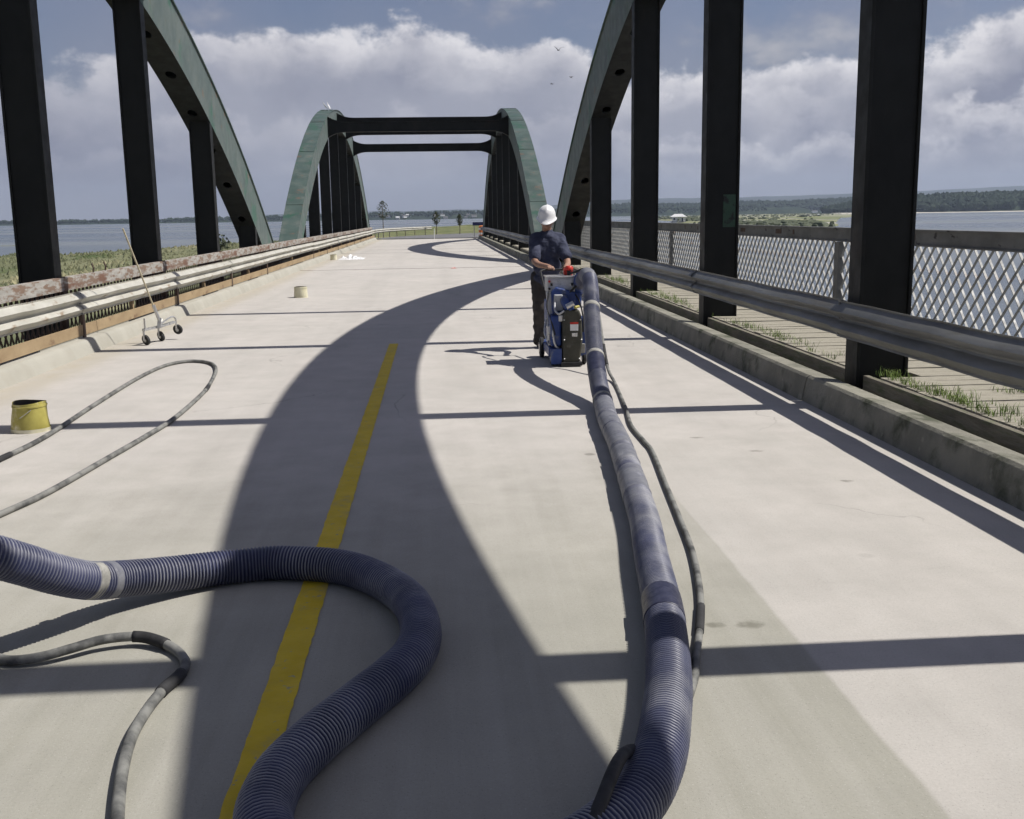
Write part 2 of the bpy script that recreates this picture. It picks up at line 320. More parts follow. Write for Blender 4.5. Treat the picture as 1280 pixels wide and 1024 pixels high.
# ------------------------------------------------------------------ mesh helpers
class MB:
    def __init__(s): s.v = []; s.f = []
    def add(s, vs, fs):
        o = len(s.v); s.v += [tuple(p) for p in vs]; s.f += [tuple(i + o for i in f) for f in fs]
        return s
    def box(s, x0, x1, y0, y1, z0, z1):
        return s.add([(x0, y0, z0), (x1, y0, z0), (x1, y1, z0), (x0, y1, z0), (x0, y0, z1), (x1, y0, z1), (x1, y1, z1), (x0, y1, z1)],
                     [(0, 3, 2, 1), (4, 5, 6, 7), (0, 1, 5, 4), (1, 2, 6, 5), (2, 3, 7, 6), (3, 0, 4, 7)])
    def quad(s, a, b, c, d): return s.add([a, b, c, d], [(0, 1, 2, 3)])
    def bar(s, p, q, w, h, upv=(0, 0, 1)):
        """rectangular bar from p to q; w across, h along upv"""
        p = Vector(p); q = Vector(q); d = (q - p).normalized(); u = Vector(upv)
        if abs(d.dot(u)) > 0.98: u = Vector((0, 1, 0))
        r = d.cross(u).normalized() * (w / 2); u = r.cross(d).normalized() * (h / 2)
        vs = [p - r - u, p + r - u, p + r + u, p - r + u, q - r - u, q + r - u, q + r + u, q - r + u]
        return s.add(vs, [(0, 1, 2, 3), (7, 6, 5, 4), (0, 4, 5, 1), (1, 5, 6, 2), (2, 6, 7, 3), (3, 7, 4, 0)])
    def tube(s, pts, r, n=10, caps=True):
        pts = [Vector(p) for p in pts]; k = len(pts)
        rs = r if isinstance(r, (list, tuple)) else [r] * k
        fr = frames(pts); vs = []; fs = []
        for i, (T, N, B) in enumerate(fr):
            for j in range(n):
                a = 2 * math.pi * j / n
                vs.append(pts[i] + (N * math.cos(a) + B * math.sin(a)) * rs[i])
        for i in range(k - 1):
            for j in range(n):
                fs.append((i * n + j, i * n + (j + 1) % n, (i + 1) * n + (j + 1) % n, (i + 1) * n + j))
        if caps:
            fs.append(tuple(range(n - 1, -1, -1))); fs.append(tuple((k - 1) * n + j for j in range(n)))
        return s.add(vs, fs)
    def lathe(s, prof, n=20, c=(0, 0, 0)):
        vs = []; fs = []
        for r, z in prof:
            for j in range(n):
                a = 2 * math.pi * j / n; vs.append((c[0] + r * math.cos(a), c[1] + r * math.sin(a), c[2] + z))
        for i in range(len(prof) - 1):
            for j in range(n): fs.append((i * n + j, i * n + (j + 1) % n, (i + 1) * n + (j + 1) % n, (i + 1) * n + j))
        return s.add(vs, fs)
    def prism_y(s, prof, y0, y1):
        """closed x,z profile swept along Y"""
        n = len(prof); vs = [(x, y0, z) for x, z in prof] + [(x, y1, z) for x, z in prof]
        fs = [(i, (i + 1) % n, n + (i + 1) % n, n + i) for i in range(n)]
        fs += [tuple(range(n - 1, -1, -1)), tuple(range(n, 2 * n))]
        return s.add(vs, fs)
    def sphere(s, c, r, n=12, m=8, sc=(1, 1, 1)):
        vs = []; fs = []
        for i in range(m + 1):
            th = math.pi * i / m
            for j in range(n):
                a = 2 * math.pi * j / n
                vs.append((c[0] + r * sc[0] * math.sin(th) * math.cos(a), c[1] + r * sc[1] * math.sin(th) * math.sin(a), c[2] + r * sc[2] * math.cos(th)))
        for i in range(m):
            for j in range(n): fs.append((i * n + j, (i + 1) * n + j, (i + 1) * n + (j + 1) % n, i * n + (j + 1) % n))
        return s.add(vs, fs)
    def mesh(s, name, m, smooth=False):
        me = bpy.data.meshes.new(name); me.from_pydata(s.v, [], s.f)
        bm = bmesh.new(); bm.from_mesh(me)
        bmesh.ops.remove_doubles(bm, verts=bm.verts, dist=1e-5)
        bmesh.ops.recalc_face_normals(bm, faces=bm.faces)
        bm.to_mesh(me); bm.free()
        if m: me.materials.append(MATS[m])
        if smooth:
            for p in me.polygons: p.use_smooth = True
            if smooth != 'all':
                try: me.set_sharp_from_angle(angle=R(40))
                except Exception: pass
        return me
    def build(s, name, m, parent=None, loc=(0, 0, 0), smooth=False, rz=0, bevel=0):
        return obj(name, s.mesh(name, m, smooth), parent, loc, rz, bevel)


def obj(name, me, parent=None, loc=(0, 0, 0), rz=0, bevel=0):
    o = bpy.data.objects.new(name, me); C.objects.link(o)
    o.location = loc; o.rotation_euler = (0, 0, rz)
    if parent is not None: o.parent = parent
    if bevel:
        b = o.modifiers.new('bevel', 'BEVEL'); b.width = bevel; b.segments = 2; b.limit_method = 'ANGLE'
    return o


def frames(pts):
    k = len(pts); out = []; N = None
    for i in range(k):
        T = (pts[min(i + 1, k - 1)] - pts[max(i - 1, 0)]).normalized()
        if N is None:
            u = Vector((0, 0, 1)) if abs(T.z) < 0.9 else Vector((1, 0, 0))
            N = (u - T * u.dot(T)).normalized()
        else:
            N = (N - T * N.dot(T)).normalized()
        out.append((T, N, T.cross(N)))
    return out


def catmull(pts, step):
    pts = [Vector(p) for p in pts]
    P = [pts[0] * 2 - pts[1]] + pts + [pts[-1] * 2 - pts[-2]]
    dense = []
    for i in range(1, len(P) - 2):
        p0, p1, p2, p3 = P[i - 1:i + 3]
        for k in range(24):
            u = k / 24
            dense.append(0.5 * ((2 * p1) + (p2 - p0) * u + (2 * p0 - 5 * p1 + 4 * p2 - p3) * u * u + (3 * p1 - p0 - 3 * p2 + p3) * u ** 3))
    dense.append(pts[-1])
    out = [dense[0]]; acc = 0.0
    for a, b in zip(dense, dense[1:]):
        L = (b - a).length; pos = step - acc
        while pos <= L:
            out.append(a.lerp(b, pos / L)); pos += step
        acc = (acc + L) % step
    return out


def empty(name, loc=(0, 0, 0), rz=0):
    o = bpy.data.objects.new(name, None); C.objects.link(o); o.location = loc; o.rotation_euler = (0, 0, rz)
    o.empty_display_size = 0.2
    return o


def tag(o, label, cat, group=None):
    o['label'] = label; o['category'] = cat
    if group: o['group'] = group
    return o


def struct(o, label=None):
    o['kind'] = 'structure'
    if label: o['label'] = label
    return o


def stuff(o, label=None, cat=None):
    o['kind'] = 'stuff'
    if label: o['label'] = label
    if cat: o['category'] = cat
    return o


def copy_tree(o, parent=None):
    c = o.copy(); C.objects.link(c)
    if parent is not None: c.parent = parent
    for ch in [x for x in o.children]: copy_tree(ch, c)
    return c


# ------------------------------------------------------------------ setting: water, land, far shores
mb = MB(); mb.quad((-14000, -3000, 0), (14000, -3000, 0), (14000, 14000, 0), (-14000, 14000, 0))
struct(mb.build('water', 'sea_water', loc=(0, 0, -4)), 'pale grey blue sea under and around the bridge')


def terrain(name, m, x0, x1, y0, y1, nx, ny, fn, label):
    mb = MB(); vs = []; fs = []
    for j in range(ny + 1):
        for i in range(nx + 1):
            x = x0 + (x1 - x0) * i / nx; y = y0 + (y1 - y0) * j / ny
            vs.append((x, y, fn(x, y)))
    for j in range(ny):
        for i in range(nx):
            a = j * (nx + 1) + i; fs.append((a, a + 1, a + nx + 2, a + nx + 1))
    mb.add(vs, fs)
    return struct(mb.build(name, m, smooth='all'), label)


def lerp_list(L, x):
    if x <= L[0][0]: return L[0][1]
    for (a, p), (b, q) in zip(L, L[1:]):
        if x <= b: return p + (q - p) * (x - a) / (b - a)
    return L[-1][1]


def fb(x, y, s, seed=0.0, oct=4):
    return noise.fractal(Vector((x * s, y * s, seed)), 1.0, 2.0, oct)


def ridge_fn(prof, yc, half, seed, rough):
    def fn(x, y):
        k = max(0.0, 1 - ((y - yc) / half) ** 2)
        return -5 + (lerp_list(prof, x) + 5 + rough * fb(x, y, 0.004, seed)) * k ** 0.6
    return fn


far_prof = [(-9000, 60), (-4500, 30), (-2747, 12), (-2254, 6), (-1755, 8), (-1352, 12), (-996, 31), (-484, 39), (-20, 43), (345, 43), (817, 66), (1028, 84), (1346, 98), (1773, 98), (2042, 97), (2768, 113), (3234, 122), (3959, 150), (6500, 210), (9000, 160)]
terrain('far_hills', 'far_hill', -9000, 9000, 6300, 7700, 240, 10, ridge_fn(far_prof, 7000, 700, 1.0, 5), 'low blue hills on the far horizon')
shore_prof = [(-5000, 6), (-2500, 4), (-1020, 0.5), (-911, 0.5), (-652, 0.5), (-389, 4), (-180, 7), (-7, 8), (128, 8), (303, 9), (900, 12)]
shore_fn = ridge_fn(shore_prof, 2650, 150, 3.0, 1.0)
terrain('far_shore', 'far_forest', -5000, 900, 2500, 2800, 200, 8, shore_fn, 'low wooded shore across the bay')
wood_prof = [(280, -3), (350, 4), (429, 16), (577, 18), (760, 17), (875, 21), (1038, 21), (1189, 27), (1800, 34), (2600, 30)]
wood_fn = ridge_fn(wood_prof, 3100, 220, 5.0, 3)
terrain('wooded_shore_ground', 'far_forest', 280, 2600, 2880, 3320, 120, 8, wood_fn, 'ground of the wooded shore beyond the sand spit')
head_prof = [(600, -5), (676, -2), (721, 6), (786, 14), (843, 16), (962, 18), (1300, 24), (2200, 22)]
head_fn = ridge_fn(head_prof, 1800, 130, 7.0, 2)
terrain('headland_ground', 'far_forest', 600, 2200, 1670, 1930, 120, 10, head_fn, 'ground of the wooded headland')
mb = MB()
vs = []; fs = []
for i in range(81):
    x = 640 + i * 18; w = 9 * fb(x, 0, 0.01, 2.2)
    vs += [(x, 1640 + w, -4.2), (x, 1668 + w, -3.0), (x, 1700, -2.0)]
    if i: a = (i - 1) * 3; fs += [(a, a + 3, a + 4, a + 1), (a + 1, a + 4, a + 5, a + 2)]
mb.add(vs, fs)
struct(mb.build('headland_beach', 'sand', smooth='all'), 'narrow pale beach below the wooded headland')


def wood_mass(name, xr, yr, fn, n, hr, label):
    """joined low crowns seen from kilometres away"""
    ico = [(0, 0, 1), (0.9, 0, 0.35), (0.28, 0.86, 0.4), (-0.73, 0.53, 0.3), (-0.73, -0.53, 0.38), (0.28, -0.86, 0.33), (0, 0, -0.6)]
    icf = [(0, i, i % 5 + 1) for i in range(1, 6)] + [(6, i % 5 + 1, i) for i in range(1, 6)]
    rnd = random.Random(hash(name) % 1000 if False else len(name))
    mb = MB()
    for k in range(n):
        x = rnd.uniform(*xr); y = rnd.uniform(*yr); z = fn(x, y)
        if z < -2.5: continue
        h = rnd.uniform(*hr); w = h * rnd.uniform(0.42, 0.7); a = rnd.uniform(0, 6.28); ca, sa = math.cos(a), math.sin(a)
        vs = []
        for (px, py, pz) in ico:
            q = rnd.uniform(0.8, 1.2)
            vs.append((x + (px * ca - py * sa) * w * q, y + (px * sa + py * ca) * w * q, z + h * 0.35 + pz * h * 0.65 * q))
        mb.v += vs; o = len(mb.v) - 7
        mb.f += [tuple(i + o for i in f) for f in icf]
    me = bpy.data.meshes.new(name); me.from_pydata(mb.v, [], mb.f); me.materials.append(MATS['far_forest'])
    return stuff(obj(name, me), label, 'woods')


wood_mass('headland_woods', (650, 1700), (1675, 1850), head_fn, 5200, (8, 14), 'dark woods covering the headland across the water')
wood_mass('shore_woods', (340, 1900), (2890, 3200), wood_fn, 4200, (9, 15), 'woods along the shore beyond the sand spit')
wood_mass('bay_woods', (-1900, 800), (2520, 2680), shore_fn, 3000, (4, 9), 'low woods on the shore across the bay')

# sand spit on the sea side
spit_up = [(100, 380), (160, 1000), (255, 1700), (340, 1750), (400, 1900), (820, 2350), (1000, 2400)]
spit_near = [(104, 330), (118, 326), (132, 336), (184, 465), (300, 760), (540, 1260), (760, 1560), (900, 1650)]


def spit_mesh():
    mb = MB(); n = 90; mcols = 26; vs = []; fs = []
    far = [(98, 335), (106, 420), (122, 545), (168, 760), (200, 1040), (262, 1500), (330, 1800), (480, 2150), (820, 2420)]
    near = [(106, 316), (116, 318), (128, 330), (150, 372), (190, 470), (310, 760), (545, 1265), (760, 1600), (1000, 1900)]
    def along(L, t):
        k = t * (len(L) - 1); i = min(int(k), len(L) - 2); f = k - i
        return L[i][0] + (L[i + 1][0] - L[i][0]) * f, L[i][1] + (L[i + 1][1] - L[i][1]) * f
    for i in range(n + 1):
        a = along(far, i / n); b = along(near, i / n)
        for j in range(mcols + 1):
            f = j / mcols
            x = a[0] + (b[0] - a[0]) * f; y = a[1] + (b[1] - a[1]) * f
            e = min(f, 1 - f) * 2; e2 = min(i / 6, 1)
            z = -4.4 + 1.0 * min(1, e * 3.5) * e2 + 0.7 * e * (0.5 + fb(x, y, 0.03, 4))
            vs.append((x, y, z))
    for i in range(n):
        for j in range(mcols):
            a = i * (mcols + 1) + j; fs.append((a, a + 1, a + mcols + 2, a + mcols + 1))
    mb.add(vs, fs)
    o = mb.build('sand_spit', 'spit_ground', smooth='all')
    # low scrub over the higher ground of the spit
    rnd = random.Random(17); sc = MB()
    for k in range(5200):
        x, y, z = vs[rnd.randrange(len(vs))]
        if z < -3.35 or fb(x, y * .3, 0.02, 12) < 0.02: continue
        x += rnd.uniform(-6, 6); y += rnd.uniform(-14, 14); h = rnd.uniform(.3, 1.5); w = h * rnd.uniform(1.0, 2.6); b = len(sc.v)
        for q in range(5):
            a = q * 1.2566 + rnd.random(); sc.v.append((x + w * math.cos(a), y + w * math.sin(a), z - .4))
            sc.v.append((x + .6 * w * math.cos(a), y + .6 * w * math.sin(a), z + h * rnd.uniform(.5, .9)))
        sc.v.append((x, y, z + h))
        for q in range(5):
            r = (q + 1) % 5; sc.f += [(b + 2 * q, b + 2 * r, b + 2 * r + 1, b + 2 * q + 1), (b + 2 * q + 1, b + 2 * r + 1, b + 10)]
    me = bpy.data.meshes.new('spit_scrub'); me.from_pydata(sc.v, [], sc.f); me.materials.append(MATS['leaf'])
    stuff(obj('spit_scrub', me), 'low green scrub scattered over the sand spit', 'scrub')
    return o


struct(spit_mesh(), 'low green and sandy spit reaching into the bay')


# marsh on the other side
def marsh_fn(x, y):
    edge = lerp_list([(-400, 150), (-120, 160), (-65, 172), (-50, 205), (-38, 250), (-25, 262), (-10, 240), (10, 180)], x) + 9 * fb(x, y, 0.05, 2)
    k = max(-1, min(1, (edge - y) / 10)); s = max(0, min(1, (-7 - x) / 6))
    return -4.6 + (0.8 + 0.5 * k) * s + (0.35 * fb(x, y, 0.08, 5) + 0.25 * fb(x, y, 0.35, 6)) * s


terrain('marsh', 'marsh_ground', -400, -5, -40, 290, 150, 190, marsh_fn, 'flat green and straw coloured marsh beside the bridge')


def land_fn(x, y):
    e = max(0, min(1, (150 - y + 6 * fb(x, y, 0.06, 1)) / 12)); s = max(0, min(1, (y - 82.3) / 2.5))
    w = max(0, min(1, (x + 14) / 7)) * max(0, min(1, (13 - x) / 5))
    base = -0.10 + 0.35 * max(0, fb(x, y, 0.12, 8)) * (1 if y > 112 else 0)
    lift = 0.45 * math.exp(-((y - 128) / 12) ** 2) * (1 if x < 16 else 0.4)
    return -5 + (5 + base + lift) * min(e, w) * (0.0 + 1.0 * s if y < 85 else 1)


terrain('bank', 'bank_grass', -24, 16, 82.3, 165, 60, 110, land_fn, 'grassy bank where the bridge comes ashore')

# approach road bending away past the bridge end
mb = MB(); vs = []; fs = []
for i in range(21):
    t = i / 20; y = 81.75 + 22 * t; cx = -0.6 + 5 * t * t
    vs += [(cx - 4.1 + 3 * t * t, y, 0.004 + (0.35 * t if False else 0.0)), (cx + 4.6 + 2 * t, y - 2 * t, 0.004)]
    if i: a = (i - 1) * 2; fs.append((a, a + 1, a + 3, a + 2))
mb.add(vs, fs)
struct(mb.build('approach_road', 'asphalt', loc=(0, 0, 0.04)), 'grey asphalt approach road beyond the bridge')

# ------------------------------------------------------------------ bridge deck
Y0, Y1 = -12.1, 81.7
mb = MB(); mb.box(-4.62, 3.40, Y0 - 6, Y1, -0.35, 0.0)
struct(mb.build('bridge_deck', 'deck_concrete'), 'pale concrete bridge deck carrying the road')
mb = MB()
for x0, x1 in ((-5.7, -4.62), (3.40, 5.6)): mb.box(x0, x1, Y0 - 6, Y1, -0.75, -0.02)
struct(mb.build('deck_edge_beams', 'kerb_concrete'), 'concrete edge beams under the kerbs and walkway')
# yellow centre line, chipped along its edges
mb = MB(); rnd = random.Random(3); vs = []; fs = []
yy = -12.0; i = 0
while yy < 14.02:
    vs += [(-0.652 + rnd.uniform(-.003, .003), yy, 0.004), (-0.534 + rnd.uniform(-.003, .003), yy, 0.004)]
    if i: a = (i - 1) * 2; fs.append((a, a + 1, a + 3, a + 2))
    yy += 0.045; i += 1
mb.add(vs, fs)
struct(mb.build('painted_centre_line', 'yellow_line_paint'), 'yellow centre line that stops part way along the deck')
# expansion joint between the two spans
mb = MB(); mb.box(-4.4, 3.17, 34.77, 34.83, -0.05, 0.004)
struct(mb.build('expansion_joint_line', 'dark_rust'), 'dark expansion joint across the deck between the spans')

ROWS = [3.75, 8.75, 13.95, 19.05, 24.15, 29.25]
SPAN = 46.9
CROWN = 11.35
# kerbs, cut into lengths at the hangers
kr = struct(empty('kerb_right'), 'shaded concrete kerb between road and walkway')
kl = struct(empty('kerb_left'), 'sunlit concrete kerb below the rusty railing')
cuts = []
y = CROWN - 22.85
while y < Y1 - 1: cuts.append(y); y += 5.13
for i, y in enumerate(cuts):
    L = 5.13 - 0.005; j = random.uniform(-0.004, 0.004)
    pr = [(3.19 + j, -0.02), (3.235 + j, 0.205), (3.26 + j, 0.228), (3.455, 0.205), (3.455, -0.02)]
    mb = MB()
    for k in range(6): mb.prism_y([(px + random.uniform(-.003, .003) * (1 if px < 3.4 else 0), pz) for px, pz in pr], L * k / 6, L * (k + 1) / 6)
    mb = MB().prism_y(pr, 0, L)
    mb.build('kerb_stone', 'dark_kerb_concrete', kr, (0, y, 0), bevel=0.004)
    j *= 0.4; pl = [(-4.40 + j, -0.02), (-4.43 + j, 0.05), (-4.465 + j, 0.13), (-4.49 + j, 0.163), (-4.525 + j, 0.175), (-4.88, 0.178), (-4.88, -0.02)]
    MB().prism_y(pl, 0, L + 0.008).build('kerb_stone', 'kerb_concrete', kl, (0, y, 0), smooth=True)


# ------------------------------------------------------------------ arches
HW = 0.28
def z_soffit(s): return 6.13 - 0.0147 * s * s
def z_top(s): return 7.10 - 0.0143 * s * s
S_B, S_T = 20.3, 22.2


def rib_web():
    mb = MB(); n = 72; vs = []; fs = []
    for i in range(n + 1):
        p = -1 + 2 * i / n
        vs += [(0, S_B * p, z_soffit(S_B * p)), (0, S_T * p, z_top(S_T * p))]
        if i: a = (i - 1) * 2; fs.append((a, a + 1, a + 3, a + 2))
    return mb.add(vs, fs)


def rib_top(w, th, p0=-1.0, p1=1.0, n=72, lift=0.0):
    mb = MB(); vs = []; fs = []
    for i in range(n + 1):
        p = p0 + (p1 - p0) * i / n; s = S_T * p; z = z_top(s) + lift; k = -0.0286 * s
        nn = Vector((0, -k, 1)).normalized() * th
        for x in (-w, w): vs += [(x, s, z), (x, s + nn.y, z + nn.z)]
        if i:
            a = (i - 1) * 4; b = i * 4
            fs += [(a, b, b + 2, a + 2), (a + 1, a + 3, b + 3, b + 1), (a, a + 1, b + 1, b), (a + 2, b + 2, b + 3, a + 3)]
    e = n * 4; fs += [(0, 2, 3, 1), (e, e + 1, e + 3, e + 2)]
    return mb.add(vs, fs)


def rib_soffit():
    """bottom plate with a row of oval access holes"""
    mb = MB(); step = 1.7; w = HW - 0.004
    s0 = 0.45 - step / 2 - 12 * step
    for k in range(24):
        a = s0 + k * step; b = a + step; c = (a + b) / 2
        if a < -S_B: a = -S_B
        if b > S_B: b = S_B
        if abs(c) > S_B - 1.2:
            n = 6; vs = []; fs = []
            for i in range(n + 1):
                s = a + (b - a) * i / n; vs += [(-w, s, z_soffit(s)), (w, s, z_soffit(s))]
                if i: q = (i - 1) * 2; fs.append((q, q + 1, q + 3, q + 2))
            if b > a: mb.add(vs, fs)
            continue
        inner = []; outer = []; N = 24; hb = min(c - a, b - c)
        for i in range(N):
            an = 2 * math.pi * i / N; cx, sx = math.cos(an), math.sin(an)
            inner.append((0.10 * cx, c + 0.16 * sx))
            m = max(abs(cx), abs(sx)); ox = w * cx / m; oy = sx / m
            outer.append((ox, c + (oy * (b - c) if oy > 0 else oy * (c - a))))
        vs = [(x, s, z_soffit(s)) for x, s in inner] + [(x, s, z_soffit(s)) for x, s in outer]
        mid = [((x1 + x2) / 2, (s1 + s2) / 2) for (x1, s1), (x2, s2) in zip(inner, outer)]
        vs += [(x, s, z_soffit(s)) for x, s in mid]
        fs = []
        for i in range(N):
            j = (i + 1) % N
            fs += [(i, j, 2 * N + j, 2 * N + i), (2 * N + i, 2 * N + j, N + j, N + i)]
        # turned-down lip of the hole
        vs += [(x, s, z_soffit(s) + 0.03) for x, s in inner]
        for i in range(N): fs.append((i, 3 * N + i, 3 * N + (i + 1) % N, (i + 1) % N))
        mb.add(vs, fs)
    return mb


def hanger_mesh(s):
    h = z_soffit(s) + 0.02; z0 = 0.02; mb = MB()
    e = 0.13 * 0.0294 * abs(s) + 0.01
    mb.box(-0.197, 0.197, -0.105, 0.105, z0, h + e)
    for x in (-1, 1): mb.box(*sorted((x * 0.197, x * 0.225)), -0.128, 0.128, z0 - 0.02, h - e * 0.3)
    return mb


def make_arch(loc, label):
    a = empty('steel_arch', loc); tag(a, label, 'arch', 'steel arches of the bridge')
    for x in (-HW, HW):
        rib_web().build('rib_web', 'green_paint_faded' if x > 0 else 'green_paint_faded', a, (x, 0, 0), smooth=True)
    rib_soffit().build('rib_soffit', 'shaded_green_paint', a)
    rib_top(HW + 0.035, 0.03).build('rib_top_plate', 'green_paint', a, smooth=True)
    for k in range(-4, 5):
        p = k * 4.6 / S_T
        rib_top(HW + 0.02, 0.016, p - 0.012, p + 0.012, 3, 0.03).build('splice_plate', 'green_paint', a)
    for s in (2.6, 7.7, 12.8, 17.9):
        me = hanger_mesh(s).mesh('hanger', 'shaded_green_paint')
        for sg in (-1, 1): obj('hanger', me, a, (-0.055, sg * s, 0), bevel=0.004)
    for sg in (-1, 1):
        MB().box(-0.45, 0.45, -1.3, 1.3, -0.3, 0.12).build('springing_block', 'kerb_concrete', a, (0, sg * 21.2, 0), bevel=0.02)
    return a


XR, XL = 3.80, -5.10
A0 = make_arch((XR, CROWN, 0), 'dark steel arch beside the walkway, rising over the worker towards the camera')
MB().box(-0.082, 0.082, -0.004, 0.004, 0, 0.42).build('paint_patch', 'touch_up_paint', None)
pp = bpy.data.objects['paint_patch']; pp.parent = A0; pp.location = (0.045, 2.6 - 0.1085, 1.46)
pp['label'] = 'pale green touch-up patch on a black hanger'
for x, y, lab in ((XL, CROWN, 'nearer steel arch standing behind the peeling white railing'),
                  (XL, CROWN + SPAN, 'farther green steel arch with two gulls perched on its crown'),
                  (XR, CROWN + SPAN, 'farther green steel arch seen behind the worker')):
    a = empty('steel_arch', (x, y, 0)); tag(a, lab, 'arch', 'steel arches of the bridge')
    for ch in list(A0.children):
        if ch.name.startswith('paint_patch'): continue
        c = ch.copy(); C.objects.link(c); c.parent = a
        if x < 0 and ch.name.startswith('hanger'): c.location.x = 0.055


def strut_mesh(zc, d):
    """cross beam with curved haunches at both ends"""
    x0, x1 = XL + HW + 0.002, XR - HW - 0.002; mb = MB(); n = 40; vs = []; fs = []
    top = []; bot = []
    for i in range(n + 1):
        u = i / n; k = min(u, 1 - u) * (x1 - x0)
        f = max(0, 1 - k / 0.85) ** 2.2 * 0.24
        x = x0 + (x1 - x0) * u
        top.append((x, zc + d / 2 + f)); bot.append((x, zc - d / 2 - f))
    return top, bot


def make_strut(y, zc, d, label, group):
    e = empty('cross_beam', (0, y, 0)); tag(e, label, 'beam', group)
    top, bot = strut_mesh(zc, d)
    for nm, th, wd in (('web', 0, 0.05), ('flange', 1, 0.13), ('flange', -1, 0.13)):
        mb = MB(); vs = []; fs = []
        for i in range(len(top)):
            if th == 0: lo, hi = bot[i][1] + 0.025, top[i][1] - 0.025
            elif th > 0: lo, hi = top[i][1] - 0.025, top[i][1]
            else: lo, hi = bot[i][1], bot[i][1] + 0.025
            x = top[i][0]; vs += [(x, -wd, lo), (x, wd, lo), (x, wd, hi), (x, -wd, hi)]
            if i:
                a = (i - 1) * 4; b = i * 4
                fs += [(a + q, a + (q + 1) % 4, b + (q + 1) % 4, b + q) for q in range(4)]
        l = len(vs) - 4; fs += [(0, 3, 2, 1), (l, l + 1, l + 2, l + 3)]
        mb.add(vs, fs).build(nm, 'shaded_green_paint', e)


for base, lab, grp in ((CROWN, 'dark cross beam overhead between the nearer arches, above the frame', 'cross beams over the nearer span'),
                       (CROWN + SPAN, None, 'cross beams over the farther span')):
    for s, zc in ((-7.6, 5.78), (-2.6, 6.40), (2.6, 6.40), (7.7, 5.78)):
        l = lab or {-7.6: 'upper dark cross beam joining the farther green arches, front one', -2.6: 'dark cross beam near the crown of the farther arches, hidden behind the front one',
                    2.6: 'dark cross beam near the crown of the farther arches, hidden behind the front one', 7.7: 'lower, thinner looking cross beam at the back of the farther green arches'}[s]
        make_strut(base + s, zc, 0.46, l, grp)


# ------------------------------------------------------------------ guard rails
def wbeam_profile(flip):
    """corrugated rail, x towards the road; z from 0 to .31"""
    zs = [0, 0.018, 0.052, 0.085, 0.118, 0.140, 0.155, 0.170, 0.192, 0.225, 0.258, 0.292, 0.31]
    xs = [0.008, 0.0, 0.052, 0.08, 0.052, 0.006, 0.0, 0.006, 0.052, 0.08, 0.052, 0.0, 0.008]
    return [(x * flip, z) for x, z in zip(xs, zs)]


def wbeam(L, flip, jitter=0.0):
    prof = wbeam_profile(flip); n = max(2, int(L / 0.35)); mb = MB(); vs = []; fs = []; m = len(prof)
    off = [random.uniform(-jitter, jitter) for _ in range(n + 1)]; off2 = [random.uniform(-jitter, jitter) for _ in range(n + 1)]
    for i in range(n + 1):
        y = L * i / n; e = math.sin(math.pi * i / n)
        for x, z in prof: vs.append((x + off[i] * e, y, z + off2[i] * e * 0.7))
    k = len(vs)
    vs += [(x - flip * 0.004, y, z) for x, y, z in vs]
    for i in range(n):
        for j in range(m - 1):
            a = i * m + j
            fs += [(a, a + 1, a + m + 1, a + m), (k + a, k + a + m, k + a + m + 1, k + a + 1)]
    for i in range(n):
        for j in (0, m - 1):
            a = i * m + j; fs.append((a, a + m, k + a + m, k + a))
    return mb.add(vs, fs)


def bolts(parent, x, y, z, flip):
    for dz, dx, dy in ((0.155, 0.0, 0.0), (0.155, 0, 0.06), (0.03, 0.02, 0.02), (0.28, 0.02, 0.02), (0.105, 0.03, 0.03), (0.205, 0.03, 0.03)):
        MB().sphere((0, 0, 0), 0.014, 8, 4).build('bolt', 'galvanised_rail', parent, (x + flip * dx, y + dy, z + dz))


gr = tag(empty('guard_rail', (3.46, 0, 0)), 'long dull galvanised guard rail bolted to the walkway side hangers', 'guard rail', 'guard rails')
gl = tag(empty('guard_rail', (-4.62, 0, 0)), 'long off-white guard rail in front of the rusty railing', 'guard rail', 'guard rails')
hang_y = [CROWN + s for s in (-17.9, -12.8, -7.7, -2.6, 2.6, 7.7, 12.8, 17.9)]
hang_y += [y + SPAN for y in hang_y]
ys = [CROWN - 22.9] + hang_y + [Y1 - 0.4]
for i, (a, b) in enumerate(zip(ys, ys[1:])):
    ov = 0.14
    wbeam(b - a + ov, -1, 0.007).build('rail_panel', 'galvanised_rail', gr, (-0.012 * (i % 2), a, 0.59 + 0.006 * (i % 3 - 1)), smooth=True)
    wbeam(b - a + ov, 1, 0.006).build('rail_panel', 'white_rail_paint', gl, (0.010 * (i % 2), a, 0.46 + 0.006 * (i % 3 - 1)), smooth=True)
pm = MB().box(0.002, 0.04, -0.045, 0.045, 0.172, 0.47).mesh('post', 'dark_rust')
for y in hang_y:
    obj('post', pm, gl, (0, y + 0.1, 0), bevel=0.004)
    if y < 25 and y > 2:
        MB().box(0.004, 0.04, -0.05, 0.05, 0.64, 0.84).build('spacer_block', 'dark_rust', gr, (0, y, 0))
        bolts(gr, -0.012, y + 0.05, 0.59, -1); bolts(gl, 0.012, y + 0.05, 0.46, 1)
pm2 = MB().box(-0.06, -0.006, -0.035, 0.035, 0.18, 0.60).mesh('post', 'rusty_plate')
for a, b in zip(hang_y, hang_y[1:]): obj('post', pm2, gl, (0, (a + b) / 2, 0))

